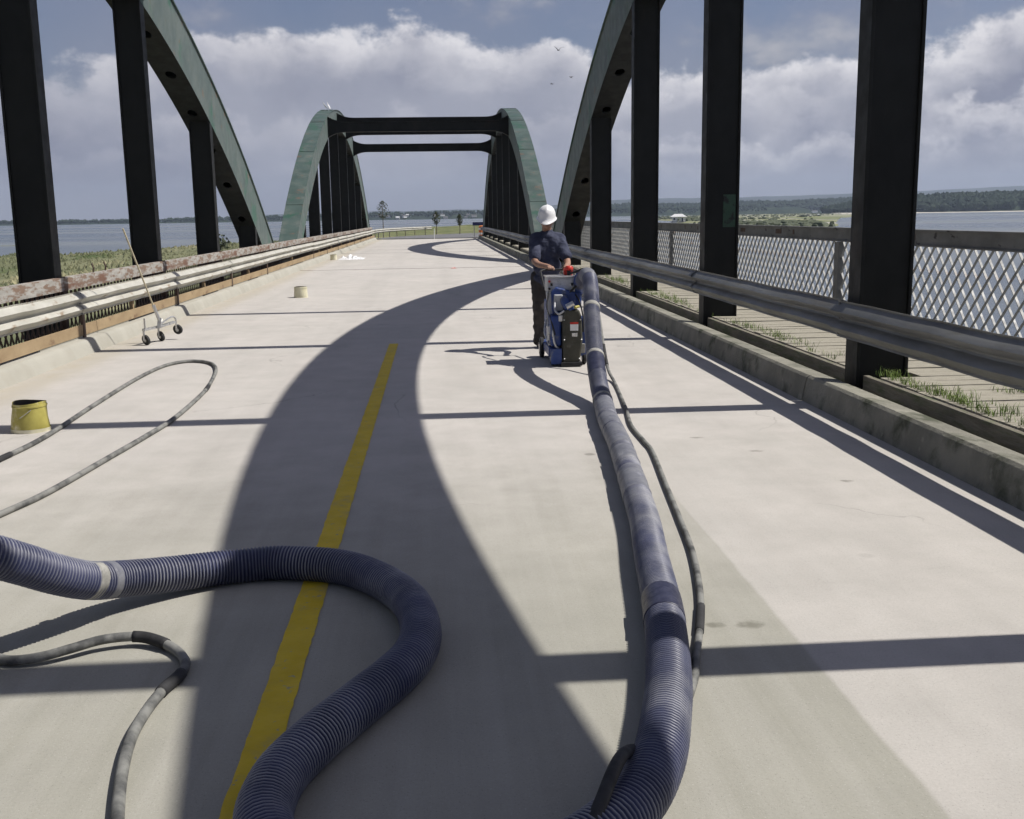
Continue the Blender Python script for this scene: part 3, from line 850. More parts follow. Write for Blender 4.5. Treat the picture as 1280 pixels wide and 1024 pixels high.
# flared end of the left rail past the bridge
ends = tag(empty('guard_rail', (0, 0, 0)), 'pale guard rail curving off along the approach road', 'guard rail')
prof = wbeam_profile(1); vs = []; fs = []; mb = MB(); n = 24
for i in range(n + 1):
    t = i / n; y = Y1 - 0.2 + 20 * t; x = -4.6 + 4.2 * t ** 2.0
    for px, pz in prof: vs.append((x + px, y, 0.46 + pz))
    if i:
        for j in range(len(prof) - 1):
            a = (i - 1) * len(prof) + j; b = a + len(prof); fs.append((a, a + 1, b + 1, b))
mb.add(vs, fs).build('rail_panel', 'white_rail_paint', ends, smooth=True)
for k in range(8):
    t = (k + .5) / 8; MB().box(-0.1, -0.02, -0.06, 0.06, -0.2, 0.75).build('post', 'bare_wood', ends, (-4.6 + 4.2 * t ** 2, Y1 - 0.2 + 20 * t, 0))


# ------------------------------------------------------------------ lattice railings
def bar_clip(a, b, z0, z1, y0, y1):
    """clip a line in the (y, z) plane to the panel"""
    (ya, za), (yb, zb) = a, b
    t0, t1 = 0.0, 1.0
    for p, q0, q1, d in ((ya, y0, y1, yb - ya), (za, z0, z1, zb - za)):
        if abs(d) < 1e-9: continue
        ta, tb = (q0 - p) / d, (q1 - p) / d
        if ta > tb: ta, tb = tb, ta
        t0, t1 = max(t0, ta), min(t1, tb)
    if t1 - t0 < 0.04: return None
    return (ya + (yb - ya) * t0, za + (zb - za) * t0), (ya + (yb - ya) * t1, za + (zb - za) * t1)


def lattice_bars(L, z0, z1, pitch, slope):
    H = z1 - z0; w = H / slope; out = []
    k = -w
    while k < L:
        for s in (1, -1):
            seg = bar_clip((k, z0) if s > 0 else (k, z1), (k + w, z1) if s > 0 else (k + w, z0), z0, z1, 0.04, L - 0.04)
            if seg: out.append((s, seg))
        k += pitch
    return out


def lattice_panel(root, y0, L, z0, z1, pitch, slope, single, m, depth, th):
    bars = lattice_bars(L, z0, z1, pitch, slope)
    if single:
        cache = {}
        for s, ((ya, za), (yb, zb)) in bars:
            key = (s, round(yb - ya, 3), round(zb - za, 3))
            if key not in cache:
                cache[key] = MB().bar((0, 0, 0), (0, yb - ya, zb - za), depth, th, (0, -(zb - za), yb - ya)).mesh('lattice_bar', m)
            obj('lattice_bar', cache[key], root, (0.006 * s, y0 + ya, za))
    else:
        mb = MB()
        for s, ((ya, za), (yb, zb)) in bars: mb.bar((0.006 * s, ya, za), (0.006 * s, yb, zb), depth, th, (0, -(zb - za), yb - ya))
        stuff(mb.build('lattice', m, root, (0, y0, 0)))


def make_railing(x, panels, zt, zb, top_m, bar_m, near, label_fn, group, left):
    for i, (a, b) in enumerate(panels):
        e = empty('lattice_railing', (x, a, 0)); tag(e, label_fn(i, a, b), 'railing', group); L = b - a
        if not left:
            mb = MB(); mb.box(-0.045, 0.045, 0, L, zt - 0.018, zt); mb.box(-0.012, 0.012, 0, L, zt - 0.17, zt - 0.018); mb.box(-0.04, 0.0, 0, L, zt - 0.185, zt - 0.17)
            mb.build('top_rail', top_m, e)
            MB().box(-0.035, 0.035, 0, L, zb - 0.09, zb).build('bottom_rail', top_m, e)
            mb = MB(); mb.box(-0.055, 0.0, -0.07, 0.07, 0.22, zt - 0.19); mb.box(0.0, 0.05, -0.02, 0.02, 0.22, zt - 0.19)
            mb.build('post', top_m, e)
            for k in range(5):
                if random.random() < .7: MB().box(-0.0165, -0.0125, 0, random.choice((.05, .07, .28)), zt - 0.12, zt - 0.05).build('cover_plate', 'dark_rust', e, (0, random.uniform(0.3, L - .4), 0))
        else:
            mb = MB(); mb.box(-0.05, 0.04, 0, L - 0.01, zt - 0.014, zt); mb.box(0.028, 0.04, 0, L - 0.01, zt - 0.155, zt - 0.014); mb.box(0.0, 0.04, 0, L - 0.01, zt - 0.17, zt - 0.155)
            mb.build('top_rail', 'peeling_rail_paint', e)
            MB().box(0.185, 0.20, 0, L - 0.01, 0.205, 0.345).build('bottom_plate', 'rusty_plate', e)
            MB().box(-0.04, 0.035, -0.06, 0.06, 0.17, zt + 0.012).build('post', 'dark_rust', e)
            # mortar bedding under the plate leaves dark drainage slots open
            for (p, q) in ((0.0, L * 0.42), (L * 0.72, L - 0.01)):
                MB().box(0.10, 0.19, p, q, 0.172, 0.206).build('mortar_bed', 'kerb_concrete', e)
        lattice_panel(e, 0, L, zb if not left else 0.30, zt - (0.17 if not left else 0.15), 0.205 if not left else 0.16, 1.05 if not left else 1.7, i in near, bar_m, 0.025 if not left else 0.012, 0.0078 if not left else 0.028)


pan = list(zip([CROWN - 22.9] + hang_y, hang_y + [Y1 - 0.4]))
pan = [(a, b) for a, b in pan if a > 3]
nearR = [i for i, (a, b) in enumerate(pan) if a > 3 and a < 16]
nearL = [i for i, (a, b) in enumerate(pan) if a > 8 and a < 16]


ORD = ['first', 'second', 'third', 'fourth', 'fifth', 'sixth', 'seventh', 'eighth', 'ninth', 'tenth', 'eleventh', 'twelfth', 'thirteenth', 'fourteenth']


def lab_r(i, a, b):
    if a < 8: return 'lattice walkway railing panel beside the camera, just out of the frame'
    if a < 12: return 'large diamond lattice railing panel seen past the closest black hanger, cut by the frame'
    if a < 16: return 'diamond lattice railing panel seen between the closest hanger and the patched hanger'
    if a < 20: return 'lattice walkway railing panel seen just beyond the patched hanger'
    return 'small dark lattice walkway railing panel, the %s one counted from the closest hanger' % ORD[i - 1]


def lab_l(i, a, b):
    if a < 8: return 'peeling white railing panel beside the camera, out of the frame'
    if a < 12: return 'peeling white and rusty railing panel closest to the nearest yellow bucket, cut by the frame'
    if a < 16: return 'peeling white railing panel with the wheeled tool leaning in front'
    return 'rusty white railing panel behind the guard rail, %s one beyond the leaning pole' % ORD[i - 3]


make_railing(5.40, pan, 1.43, 0.40, 'fence_steel', 'lattice_steel', nearR, lab_r, 'walkway lattice railings', False)
make_railing(-4.79, pan, 0.955, 0.33, 'peeling_rail_paint', 'dark_rust', nearL, lab_l, 'roadside lattice railings', True)
for k, y in enumerate((15.25, 15.8)):
    o = MB().tube([(0, 0, 0), (0.01, 0.0, 0.06), (-0.015, 0.01, 0.125)], 0.012, 6).build('rebar_stub', 'dark_rust', None, (-4.79, y, 0.955))
    tag(o, ['short dark bent rod on the white railing top, closer to the camera', 'short dark bent rod on the white railing top, nearer the leaning pole'][k], 'rod')

# ------------------------------------------------------------------ walkway
walk = struct(empty('walkway'), 'weathered plank walkway between hangers and lattice railing')
pw = 0.235
pms = []
for k in range(4):
    mb = MB(); vs = []; fs = []
    n = 5
    for i in range(n + 1):
        x = 3.63 + (5.46 - 3.63) * i / n; j = random.uniform(-.004, .004); dz = random.uniform(-.004, .004)
        vs += [(x, 0.004 + j, 0.24), (x, pw - 0.010 + j, 0.24), (x, pw - 0.010 + j, 0.29 + dz), (x, 0.004 + j, 0.29 + dz)]
        if i:
            a = (i - 1) * 4; b = i * 4; fs += [(a + q, a + (q + 1) % 4, b + (q + 1) % 4, b + q) for q in range(4)]
    l = n * 4; fs += [(0, 3, 2, 1), (l, l + 1, l + 2, l + 3)]
    pms.append(mb.add(vs, fs).mesh('plank', 'weathered_board'))
    # short planks that stop at a hanger
short = MB().box(3.985, 5.46, 0.004, pw - 0.01, 0.24, 0.288).mesh('plank', 'weathered_board')
y = -1.0; k = 0
while y < 34.4:
    hit = any(abs(y + pw / 2 - h) < 0.13 + pw / 2 for h in hang_y)
    o = obj('plank', short if hit else pms[k % 4], walk, (random.uniform(-.008, .008) if not hit else 0, y, random.uniform(-.004, .004)))
    y += pw; k += 1
mb = MB()
while y < Y1 - .3:
    if not any(abs(y + pw / 2 - h) < 0.13 + pw / 2 for h in hang_y): mb.box(3.63, 5.46, y, y + pw - 0.01, 0.24, 0.29)
    y += pw
stuff(mb.build('plank_run', 'weathered_board', walk))
for a, b in zip([CROWN - 22.9] + hang_y, hang_y + [Y1 - .3]):
    MB().box(3.57, 3.625, a + 0.15, b - 0.15, 0.06, 0.278).build('edge_board', 'edge_timber', walk, bevel=0.006)
mb = MB(); mb.box(3.64, 5.5, -12, Y1, 0.0, 0.2)
mb.build('bearer', 'edge_timber', walk)


# ------------------------------------------------------------------ weeds and grass
def blades(name, spots, label):
    rnd = random.Random(5); mb = MB()
    for (x, y, z, r, n, h) in spots:
        for k in range(n):
            a = rnd.uniform(0, 6.28); q = r * math.sqrt(rnd.random()); px = x + q * math.cos(a) * 0.6; py = y + q * math.sin(a) * 1.6
            hh = h * rnd.uniform(0.4, 1.2); ba = rnd.uniform(0, 6.28); lean = rnd.uniform(0.2, 1.0) * hh
            w = 0.0026; dx, dy = math.cos(ba), math.sin(ba)
            p0 = Vector((px, py, z)); p1 = p0 + Vector((dx * lean * 0.35, dy * lean * 0.35, hh * 0.6)); p2 = p0 + Vector((dx * lean, dy * lean, hh * 0.85))
            s = Vector((-dy, dx, 0)) * w
            mb.add([p0 - s, p0 + s, p1 + s * .7, p1 - s * .7, p2], [(0, 1, 2, 3), (3, 2, 4)])
    me = bpy.data.meshes.new(name); me.from_pydata(mb.v, [], mb.f); me.materials.append(MATS['grass_blade'])
    return stuff(obj(name, me), label, 'weeds')


rw = random.Random(11); spots = []
for k in range(150):
    y = 5.4 + 3.2 * rw.random(); spots.append((3.65 + abs(rw.gauss(0, 0.09)), y, 0.287, 0.05, rw.randint(3, 12), rw.uniform(.04, .10)))
for k in range(16): spots.append((4.15 + rw.uniform(0, .7), 7.55 + rw.gauss(0, .03), 0.288, 0.05, 9, 0.06))
for base in (11.0, 12.2, 16.4, 17.6, 21.5, 22.4):
    for k in range(22): spots.append((3.66 + abs(rw.gauss(0, 0.10)), base + rw.gauss(0, .5), 0.287, 0.06, rw.randint(3, 12), rw.uniform(.05, .11)))
for k in range(120): spots.append((rw.uniform(3.64, 3.70), rw.uniform(5, 33), 0.287, 0.04, 5, 0.06))
blades('weeds', spots, 'green weeds growing along the edge of the plank walkway')


# ------------------------------------------------------------------ vacuum hose
HR = 0.077
vac_pts = [(1.60, 11.80, 0.90), (1.615, 11.45, 1.00), (1.60, 11.10, 0.99), (1.56, 10.70, 0.88), (1.49, 10.15, 0.64), (1.435, 9.6, 0.38), (1.395, 9.1, 0.18), (1.365, 8.63, 0.088), (1.30, 8.0, HR), (1.24, 7.17, HR), (1.17, 6.43, HR),
           (1.10, 5.76, HR), (1.04, 5.21, HR), (0.96, 4.65, HR), (0.87, 3.97, HR), (0.77, 3.42, HR), (0.69, 3.09, HR), (0.60, 2.80, HR), (0.47, 2.56, HR), (0.25, 2.36, HR), (-0.08, 2.25, HR), (-0.36, 2.33, HR), (-0.49, 2.56, HR), (-0.495, 2.80, HR),
           (-0.42, 3.02, HR), (-0.29, 3.28, HR), (-0.20, 3.45, HR), (-0.125, 3.64, HR), (-0.10, 3.88, HR), (-0.15, 4.20, HR), (-0.29, 4.48, HR), (-0.48, 4.68, HR), (-0.76, 4.77, HR), (-0.95, 4.75, 0.076), (-1.07, 4.70, 0.082), (-1.22, 4.60, 0.10),
           (-1.39, 4.44, 0.14), (-1.47, 4.29, 0.19), (-1.54, 4.14, 0.27), (-1.62, 3.99, 0.37), (-1.72, 3.84, 0.47), (-1.95, 3.6, 0.62), (-2.3, 3.35, 0.66), (-2.7, 3.1, 0.5), (-3.1, 2.8, 0.2), (-3.4, 2.4, HR), (-3.55, 1.4, HR), (-3.5, 0.0, HR)]
VP = catmull(vac_pts, 0.0030)
VF = frames(VP)


def sweep(i0, i1, rad, name, m, parent, n=20, step=1, crest=False, pitch=0.0165, bumpy=0.0):
    vs = []; fs = []; cr = []
    idx = list(range(i0, i1, step))
    for q, i in enumerate(idx):
        T, N, B = VF[i]; l = i * 0.0030
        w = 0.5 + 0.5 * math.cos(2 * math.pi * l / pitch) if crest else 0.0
        for j in range(n):
            a = 2 * math.pi * j / n
            r = rad + (0.0085 * (w - 0.5) if crest else 0) + (bumpy * noise.noise(Vector((l * 9, math.cos(a), math.sin(a)))) if bumpy else 0)
            vs.append(VP[i] + (N * math.cos(a) + B * math.sin(a)) * r); cr.append(w)
        if q:
            for j in range(n): fs.append(((q - 1) * n + j, (q - 1) * n + (j + 1) % n, q * n + (j + 1) % n, q * n + j))
    k = len(idx) - 1
    fs.append(tuple(range(n - 1, -1, -1))); fs.append(tuple(k * n + j for j in range(n)))
    me = bpy.data.meshes.new(name); me.from_pydata([tuple(v) for v in vs], [], fs); me.materials.append(MATS[m])
    for p in me.polygons: p.use_smooth = True
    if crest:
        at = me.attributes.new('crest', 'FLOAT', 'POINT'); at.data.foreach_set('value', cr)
    return obj(name, me, parent)


hose = tag(empty('vacuum_hose', (0, 0, 0)), 'thick ribbed blue grey vacuum hose snaking from the machine across the deck', 'hose')
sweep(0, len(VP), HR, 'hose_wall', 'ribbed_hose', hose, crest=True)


def hose_at(y, lo=0, hi=None):
    """index along the hose where it crosses the given distance"""
    hi = hi or len(VP)
    return min(range(lo, hi), key=lambda i: abs(VP[i].y - y))


I_turn = min(range(len(VP)), key=lambda i: VP[i].y + (10 if VP[i].x < -1 else 0))
for yy, ln, nm, m, dr in ((11.25, 70, 'tape_wrap', 'tape_grey', 0.006), (10.35, 12, 'hose_clamp', 'tape_white', 0.008), (9.55, 10, 'hose_clamp', 'tape_white', 0.008), (9.40, 60, 'tape_wrap', 'tape_navy', 0.006), (8.72, 9, 'hose_clamp', 'tape_white', 0.009),
                         (8.30, 90, 'tape_wrap', 'tape_grey', 0.005), (7.75, 70, 'tape_wrap', 'tape_grey', 0.006), (7.2, 110, 'tape_wrap', 'tape_grey', 0.005), (6.6, 60, 'tape_wrap', 'tape_grey', 0.006), (5.95, 90, 'tape_wrap', 'tape_grey', 0.005), (3.98, 42, 'tape_wrap', 'tape_navy', 0.007)):
    i = hose_at(yy, 0, I_turn)
    sweep(max(0, i - ln), i + ln, HR + dr, nm, m, hose, n=20, step=4, bumpy=0.004)
iL = min(range(I_turn, len(VP)), key=lambda i: (VP[i] - Vector((-1.47, 4.29, 0.19))).length)
sweep(iL - 8, iL + 8, HR + 0.008, 'hose_clamp', 'tape_white', hose, step=2, bumpy=0.016)
sweep(iL - 42, iL - 22, HR + 0.004, 'tape_wrap', 'tape_grey', hose, step=4, bumpy=0.003)


def cable(name, pts, r, m, label, bands=()):
    p = catmull(pts, 0.02)
    e = tag(empty(name), label, 'hose' if 'hose' in name else 'cable')
    MB().tube(p, r, 10).build('hose_wall', m, e, smooth='all')
    for f, ln, bm in bands:
        i = int(f * (len(p) - 1)); q = p[max(0, i - ln):i + ln + 1]
        if len(q) > 2: MB().tube(q, r * 1.18, 10).build('tape_wrap', bm, e, smooth='all')
    return e


cable('air_hose', [(1.55, 12.0, 0.85), (1.66, 11.82, 0.98), (1.70, 11.6, 0.90), (1.735, 11.3, 0.565), (1.725, 11.0, 0.35), (1.72, 10.62, 0.10), (1.715, 10.15, 0.018), (1.58, 8.80, 0.017), (1.49, 8.05, 0.017), (1.475, 7.44, 0.017), (1.465, 7.1, 0.017), (1.36, 6.17, 0.017), (1.285, 5.5, 0.017), (1.21, 4.88, 0.017), (1.11, 4.33, 0.017), (1.02, 3.97, 0.017),
                   (0.94, 3.70, 0.017), (0.87, 3.46, 0.017), (0.76, 3.20, 0.017), (0.66, 3.05, 0.018), (0.575, 2.93, 0.05), (0.52, 2.80, 0.12), (0.465, 2.66, 0.172), (0.40, 2.50, 0.172), (0.30, 2.3, 0.08), (0.2, 1.9, 0.017), (0.0, 1.0, 0.017)], 0.0160, 'dusty_cable',
      'slim dusty black hose running beside the thick vacuum hose to the machine', [(0.135, 8, 'rubber'), (0.72, 7, 'rubber'), (0.885, 40, 'rubber')])
cable('air_hose', [(-3.4, 4.0, 0.02), (-3.25, 6.0, 0.02), (-3.10, 7.45, 0.02), (-3.06, 8.27, 0.02), (-3.13, 9.71, 0.02), (-3.18, 11.3, 0.02), (-3.13, 12.25, 0.02), (-2.93, 12.58, 0.02), (-2.66, 12.38, 0.02), (-2.47, 11.8, 0.02), (-2.32, 10.74, 0.02), (-2.26, 10.01, 0.02), (-2.23, 8.88, 0.02), (-2.27, 8.16, 0.02),
                   (-2.34, 7.35, 0.02), (-2.42, 6.49, 0.02), (-2.52, 6.0, 0.02), (-2.75, 5.0, 0.02), (-3.1, 3.8, 0.02)], 0.019, 'dusty_cable', 'slim black hose laid in a long loop beside the nearest yellow bucket', [(0.2, 5, 'rubber'), (0.62, 6, 'rubber')])
cable('air_hose', [(-2.5, 4.9, 0.02), (-2.1, 4.55, 0.02), (-1.86, 4.20, 0.02), (-1.76, 3.98, 0.02), (-1.66, 3.89, 0.022), (-1.54, 3.89, 0.03), (-1.44, 3.935, 0.04), (-1.34, 4.0, 0.045), (-1.22, 4.03, 0.04), (-1.13, 4.0, 0.03), (-1.04, 3.92, 0.02), (-0.98, 3.8, 0.02), (-0.975, 3.69, 0.02), (-1.005, 3.57, 0.02), (-1.02, 3.42, 0.02), (-1.02, 3.24, 0.02), (-0.99, 3.03, 0.02), (-0.925, 2.75, 0.02), (-0.8, 2.3, 0.02), (-0.7, 1.5, 0.02)],
      0.0195, 'dusty_cable', 'slim scuffed hose curling across the foreground shadow below the thick hose', [(0.42, 4, 'rubber'), (0.52, 4, 'rubber')])


# ------------------------------------------------------------------ buckets and litter
def bucket(loc, r0, r1, h, m, label, rz=0, dent=0.0, tilt=0.0):
    e = tag(empty('bucket', loc, rz), label, 'bucket', 'buckets on the deck'); e.rotation_euler = (tilt, 0, rz)
    n = 28
    def ring(r, z, w):
        return [((r + dent * noise.noise(Vector((math.cos(2 * math.pi * j / n) * 1.3, math.sin(2 * math.pi * j / n) * 1.3, z * 6 + w)))) * math.cos(2 * math.pi * j / n),
                 (r + dent * noise.noise(Vector((math.cos(2 * math.pi * j / n) * 1.3, math.sin(2 * math.pi * j / n) * 1.3, z * 6 + w)))) * math.sin(2 * math.pi * j / n), z + (dent * 0.6 * math.sin(2 * math.pi * j / n * 2) if z > h * .9 else 0)) for j in range(n)]
    def skin(rings, cap):
        vs = [p for rg in rings for p in rg]; fs = []
        for i in range(len(rings) - 1):
            for j in range(n): fs.append((i * n + j, i * n + (j + 1) % n, (i + 1) * n + (j + 1) % n, (i + 1) * n + j))
        if cap is not None: fs.append(tuple(cap * n + j for j in range(n)))
        return MB().add(vs, fs)
    skin([ring(r0, 0.0, 0), ring(r0 * 1.01, 0.02, 0), ring((r0 + r1) / 2, h * .5, 0), ring(r1, h * .86, 0), ring(r1, h, 0)], 0).build('shell', m, e, smooth=True)
    skin([ring(r1 - .006, h - .002, 0), ring((r0 + r1) / 2 - .008, h * .5, 0), ring(r0 - .01, 0.02, 0)], 2).build('lining', 'bucket_inside', e, smooth=True)
    skin([ring(r1 + .004, h * .84, 0), ring(r1 + .007, h * .88, 0), ring(r1 + .004, h * .92, 0)], None).build('rim_band', m, e, smooth=True)
    skin([ring(r0 + .003, 0.0, 0), ring(r0 + .004, 0.03, 0)], None).build('base_band', 'pale_plastic', e, smooth=True)
    a = [(r1 + .01) * math.cos(t) for t in (0,)]
    MB().tube([((r1 + .008) * math.cos(t), (r1 + .008) * math.sin(t), h * .8 - 0.10 * math.sin(t)) for t in [math.pi * k / 12 for k in range(13)]], 0.003, 6).build('handle', 'silver_metal', e)
    return e


bucket((-3.30, 8.62, 0), 0.145, 0.128, 0.235, 'yellow_plastic', 'dented open yellow bucket nearest the camera, beside the looped slim hose', 2.0, 0.012)
bucket((-2.90, 22.85, 0), 0.145, 0.135, 0.23, 'pale_plastic', 'pale yellow bucket standing alone farther along the deck', 1.2, 0.006)
bucket((-4.12, 43.3, 0), 0.135, 0.13, 0.22, 'pale_plastic', 'small distant pale bucket beside the white plastic sheet', 0.4, 0.006)


def crumple(name, loc, sx, sy, h, m, label, cat, seed, res=26):
    mb = MB(); vs = []; fs = []
    for j in range(res + 1):
        for i in range(res + 1):
            u = i / res * 2 - 1; v = j / res * 2 - 1; r = math.sqrt(u * u + v * v)
            e = max(0, 1 - r * r)
            z = 0.006 + h * e * abs(noise.fractal(Vector((u * 2.2, v * 2.2, seed)), 1, 2, 4)) * 1.9
            w = 1 + 0.25 * noise.noise(Vector((u, v, seed + 5)))
            vs.append((u * sx * w, v * sy * w, z))
    for j in range(res):
        for i in range(res):
            a = j * (res + 1) + i; fs.append((a, a + 1, a + res + 2, a + res + 1))
    o = mb.add(vs, fs).build(name, m, None, loc)
    return tag(o, label, cat)


crumple('plastic_sheet', (-3.45, 44.2, 0), 0.5, 1.1, 0.16, 'dirty_sheet', 'crumpled white plastic sheet lying far along the deck', 'sheet', 3.3)
crumple('rag', (0.55, 34.4, 0), 0.10, 0.08, 0.03, 'rag_red', 'small red rag by the expansion joint', 'rag', 8.1, 12)


# ------------------------------------------------------------------ wheeled layout tool leaning on the rail
tool = tag(empty('wheeled_marking_tool', (-4.05, 14.7, 0)), 'three wheeled metal tool with long wooden pole propped by the guard rail', 'tool')
MB().tube([(0.22, 0.10, 0.33), (-0.06, -0.25, 1.56)], 0.012, 8).build('pole', 'bare_wood', tool, smooth=True)
MB().tube([(0.235, 0.12, 0.27), (0.18, 0.05, 0.52)], 0.024, 8).build('socket', 'silver_metal', tool, smooth=True)
mb = MB(); mb.bar((0.09, -0.2, 0.21), (0.22, 0.30, 0.21), 0.04, 0.03); mb.bar((0.22, 0.10, 0.22), (0.36, 0.40, 0.25), 0.04, 0.03); mb.bar((0.22, .1, .2), (0.24, .12, .34), .05, .05); mb.bar((0.1, -0.16, 0.21), (0.1, -0.16, 0.36), .02, .02)
mb.build('frame', 'silver_metal', tool)
MB().tube(catmull([(0.22, 0.12, 0.24), (0.34, 0.28, 0.33), (0.37, 0.42, 0.30), (0.37, 0.44, 0.2)], 0.02), 0.012, 6).build('brace', 'silver_metal', tool)
for (x, y, z, a) in ((0.09, -0.2, 0.0, 0.9), (0.17, 0.26, 0.0, 0.8), (0.37, 0.45, 0.07, 1.2)):
    f = MB(); f.bar((x, y, z + 0.07), (x, y, 0.22), 0.02, 0.035); fk = f.build('fork', 'silver_metal', tool)
    wv = MB(); ca, sa = math.cos(a), math.sin(a); ax = Vector((ca, sa, 0.25)).normalized(); cpt = Vector((x + ca * 0.03, y + sa * 0.03, z + 0.07))
    w = MB().tube([cpt - ax * 0.02, cpt - ax * 0.015, cpt + ax * 0.015, cpt + ax * 0.02], [0.055, 0.07, 0.07, 0.055], 18).build('wheel', 'rubber', tool, smooth=True)
    MB().tube([cpt - ax * 0.024, cpt + ax * 0.024], 0.028, 12).build('hub', 'silver_metal', w, smooth=True)


# ------------------------------------------------------------------ shot blasting machine
M = tag(empty('shot_blaster', (1.42, 11.9, 0)), 'blue and grey shot blasting machine pushed by the worker', 'machine')
def mbox(n, m, x0, x1, y0, y1, z0, z1, bev=0.008, par=None): return MB().box(x0, x1, y0, y1, z0, z1).build(n, m, par or M, bevel=bev)
mbox('chassis', 'machine_blue', -0.20, 0.22, -0.30, 0.55, 0.10, 0.20)
# blast head under a dark cover that tapers to the front
mb = MB().prism_y([(-0.06, 0.05), (0.13, 0.05), (0.16, 0.30), (0.15, 0.55), (0.12, 0.63), (-0.02, 0.63), (-0.06, 0.55)], -0.44, -0.10)
mb.build('blast_head_cover', 'machine_olive', M, bevel=0.02)
mbox('warning_label', 'white_plastic', 0.02, 0.11, -0.4445, -0.4405, 0.40, 0.47, 0)
mbox('warning_label', 'red_plastic', 0.02, 0.11, -0.4445, -0.4405, 0.472, 0.492, 0)
mbox('rating_plate', 'silver_metal', 0.04, 0.10, -0.4445, -0.4405, 0.335, 0.375, 0)
mbox('brush_skirt', 'rubber', -0.08, 0.15, -0.46, -0.08, 0.012, 0.055, 0.003)
mbox('side_guard', 'machine_blue', -0.185, -0.065, -0.36, 0.0, 0.22, 0.56, 0.02)
mb = MB().prism_y([(-0.14, 0.52), (0.10, 0.52), (0.12, 0.80), (-0.10, 0.86), (-0.16, 0.80)], -0.18, 0.30)
mb.build('body', 'machine_blue', M, bevel=0.015)
mbox('separator_box', 'machine_blue', -0.05, 0.20, -0.06, 0.30, 0.63, 0.80, 0.02)
MB().tube([(0.04, -0.40, 0.60), (0.00, -0.34, 0.68), (-0.02, -0.22, 0.72), (0.0, -0.1, 0.75)], [0.05, 0.055, 0.05, 0.045], 14).build('feed_valve', 'machine_blue', M, smooth='all')
MB().tube([(-0.02, -0.43, 0.66), (0.06, -0.43, 0.70)], 0.03, 12).build('lever_knob', 'silver_metal', M, smooth=True)
MB().tube([(0.07, -0.452, 0.655), (0.12, -0.40, 0.66)], 0.016, 10).build('coupling', 'yellow_plastic', M, smooth=True)
# control cabinet
cab = mbox('control_cabinet', 'machine_grey', -0.19, 0.12, -0.10, 0.22, 0.80, 0.96, 0.01)
mbox('cabinet_lid', 'silver_metal', -0.20, 0.13, -0.11, 0.23, 0.961, 0.975, 0.003, cab)
mbox('door', 'machine_grey', -0.15, 0.09, -0.108, -0.101, 0.825, 0.94, 0.002, cab)
mbox('trim_strip', 'silver_metal', -0.12, 0.10, -0.14, -0.105, 0.786, 0.799, 0.002, cab)
for x in (-0.145, 0.085): mbox('latch', 'machine_black', x - 0.012, x + 0.012, -0.116, -0.1085, 0.87, 0.90, 0.001, cab)
MB().tube([(0.07, 0.05, 0.976), (0.07, 0.05, 1.03)], 0.022, 12).build('emergency_stop_stem', 'machine_black', M, smooth=True)
MB().lathe([(0.0, 0.055), (0.035, 0.05), (0.05, 0.03), (0.05, 0.012), (0.03, 0.0), (0, 0)], 16, (0.07, 0.05, 1.031)).build('emergency_stop', 'red_plastic', M, smooth=True)
mbox('switch_box', 'red_plastic', 0.02, 0.12, 0.09, 0.17, 0.976, 1.05, 0.008)
# upright frame with handlebar
for x in (-0.17, -0.10):
    MB().tube([(x, -0.08, 0.20), (x, -0.06, 0.56), (x, 0.12, 0.80)], 0.018, 10).build('frame_tube', 'silver_metal', M, smooth=True)
mbox('frame_plate', 'machine_grey', -0.20, -0.12, -0.12, -0.09, 0.42, 0.80, 0.004)
MB().tube(catmull([(-0.19, 0.25, 0.82), (-0.20, 0.5, 0.96), (-0.19, 0.62, 1.0), (-0.1, 0.66, 1.01), (0.12, 0.66, 1.01), (0.19, 0.62, 1.0), (0.19, 0.5, 0.96), (0.16, 0.25, 0.82)], 0.03), 0.013, 10).build('handlebar', 'machine_black', M, smooth='all')
# suction outlet
MB().tube(catmull([(0.12, 0.12, 0.72), (0.17, 0.02, 0.84), (0.185, -0.10, 0.91), (0.185, -0.22, 0.95)], 0.03), 0.088, 18).build('suction_elbow', 'machine_blue', M, smooth='all')
MB().tube([(0.16, 0.08, 0.80), (0.172, 0.04, 0.83)], 0.105, 20).build('flange_ring', 'machine_black', M, smooth=True)
MB().tube([(0.05, -0.17, 0.80), (0.16, -0.19, 0.90), (0.21, -0.3, 1.02)], 0.012, 8).build('control_cable', 'rubber', M, smooth='all')
MB().tube(catmull([(0.07, 0.05, 0.99), (0.13, -0.05, 1.02), (0.19, -0.25, 1.06), (0.2, -0.5, 1.07)], 0.03), 0.012, 8).build('control_cable', 'rubber', M, smooth='all')
mb = MB().tube(catmull([(-0.12, -0.30, 0.5), (-0.16, -0.36, 0.38), (-0.13, -0.38, 0.22), (-0.05, -0.36, 0.18)], 0.03), 0.012, 8); mb.build('hydraulic_line', 'silver_metal', M, smooth='all')
MB().tube([(-0.15, -0.25, 0.40), (-0.15, -0.32, 0.40)], 0.06, 16).build('drive_motor', 'machine_grey', M, smooth=True)
mbox('mounting_bracket', 'silver_metal', -0.215, -0.19, -0.30, -0.20, 0.28, 0.44, 0.004)
mbox('mounting_bracket', 'tape_white', 0.135, 0.20, -0.34, -0.28, 0.14, 0.24, 0.004)
mbox('side_panel', 'machine_blue', 0.162, 0.215, -0.30, 0.10, 0.20, 0.52, 0.012)
mbox('side_panel', 'machine_blue', -0.19, -0.13, 0.02, 0.30, 0.30, 0.70, 0.012)
mbox('hopper', 'machine_grey', -0.13, -0.03, -0.24, -0.15, 0.60, 0.78, 0.012)
mbox('tool_tray', 'machine_grey', -0.17, 0.02, -0.16, -0.115, 0.70, 0.785, 0.004)
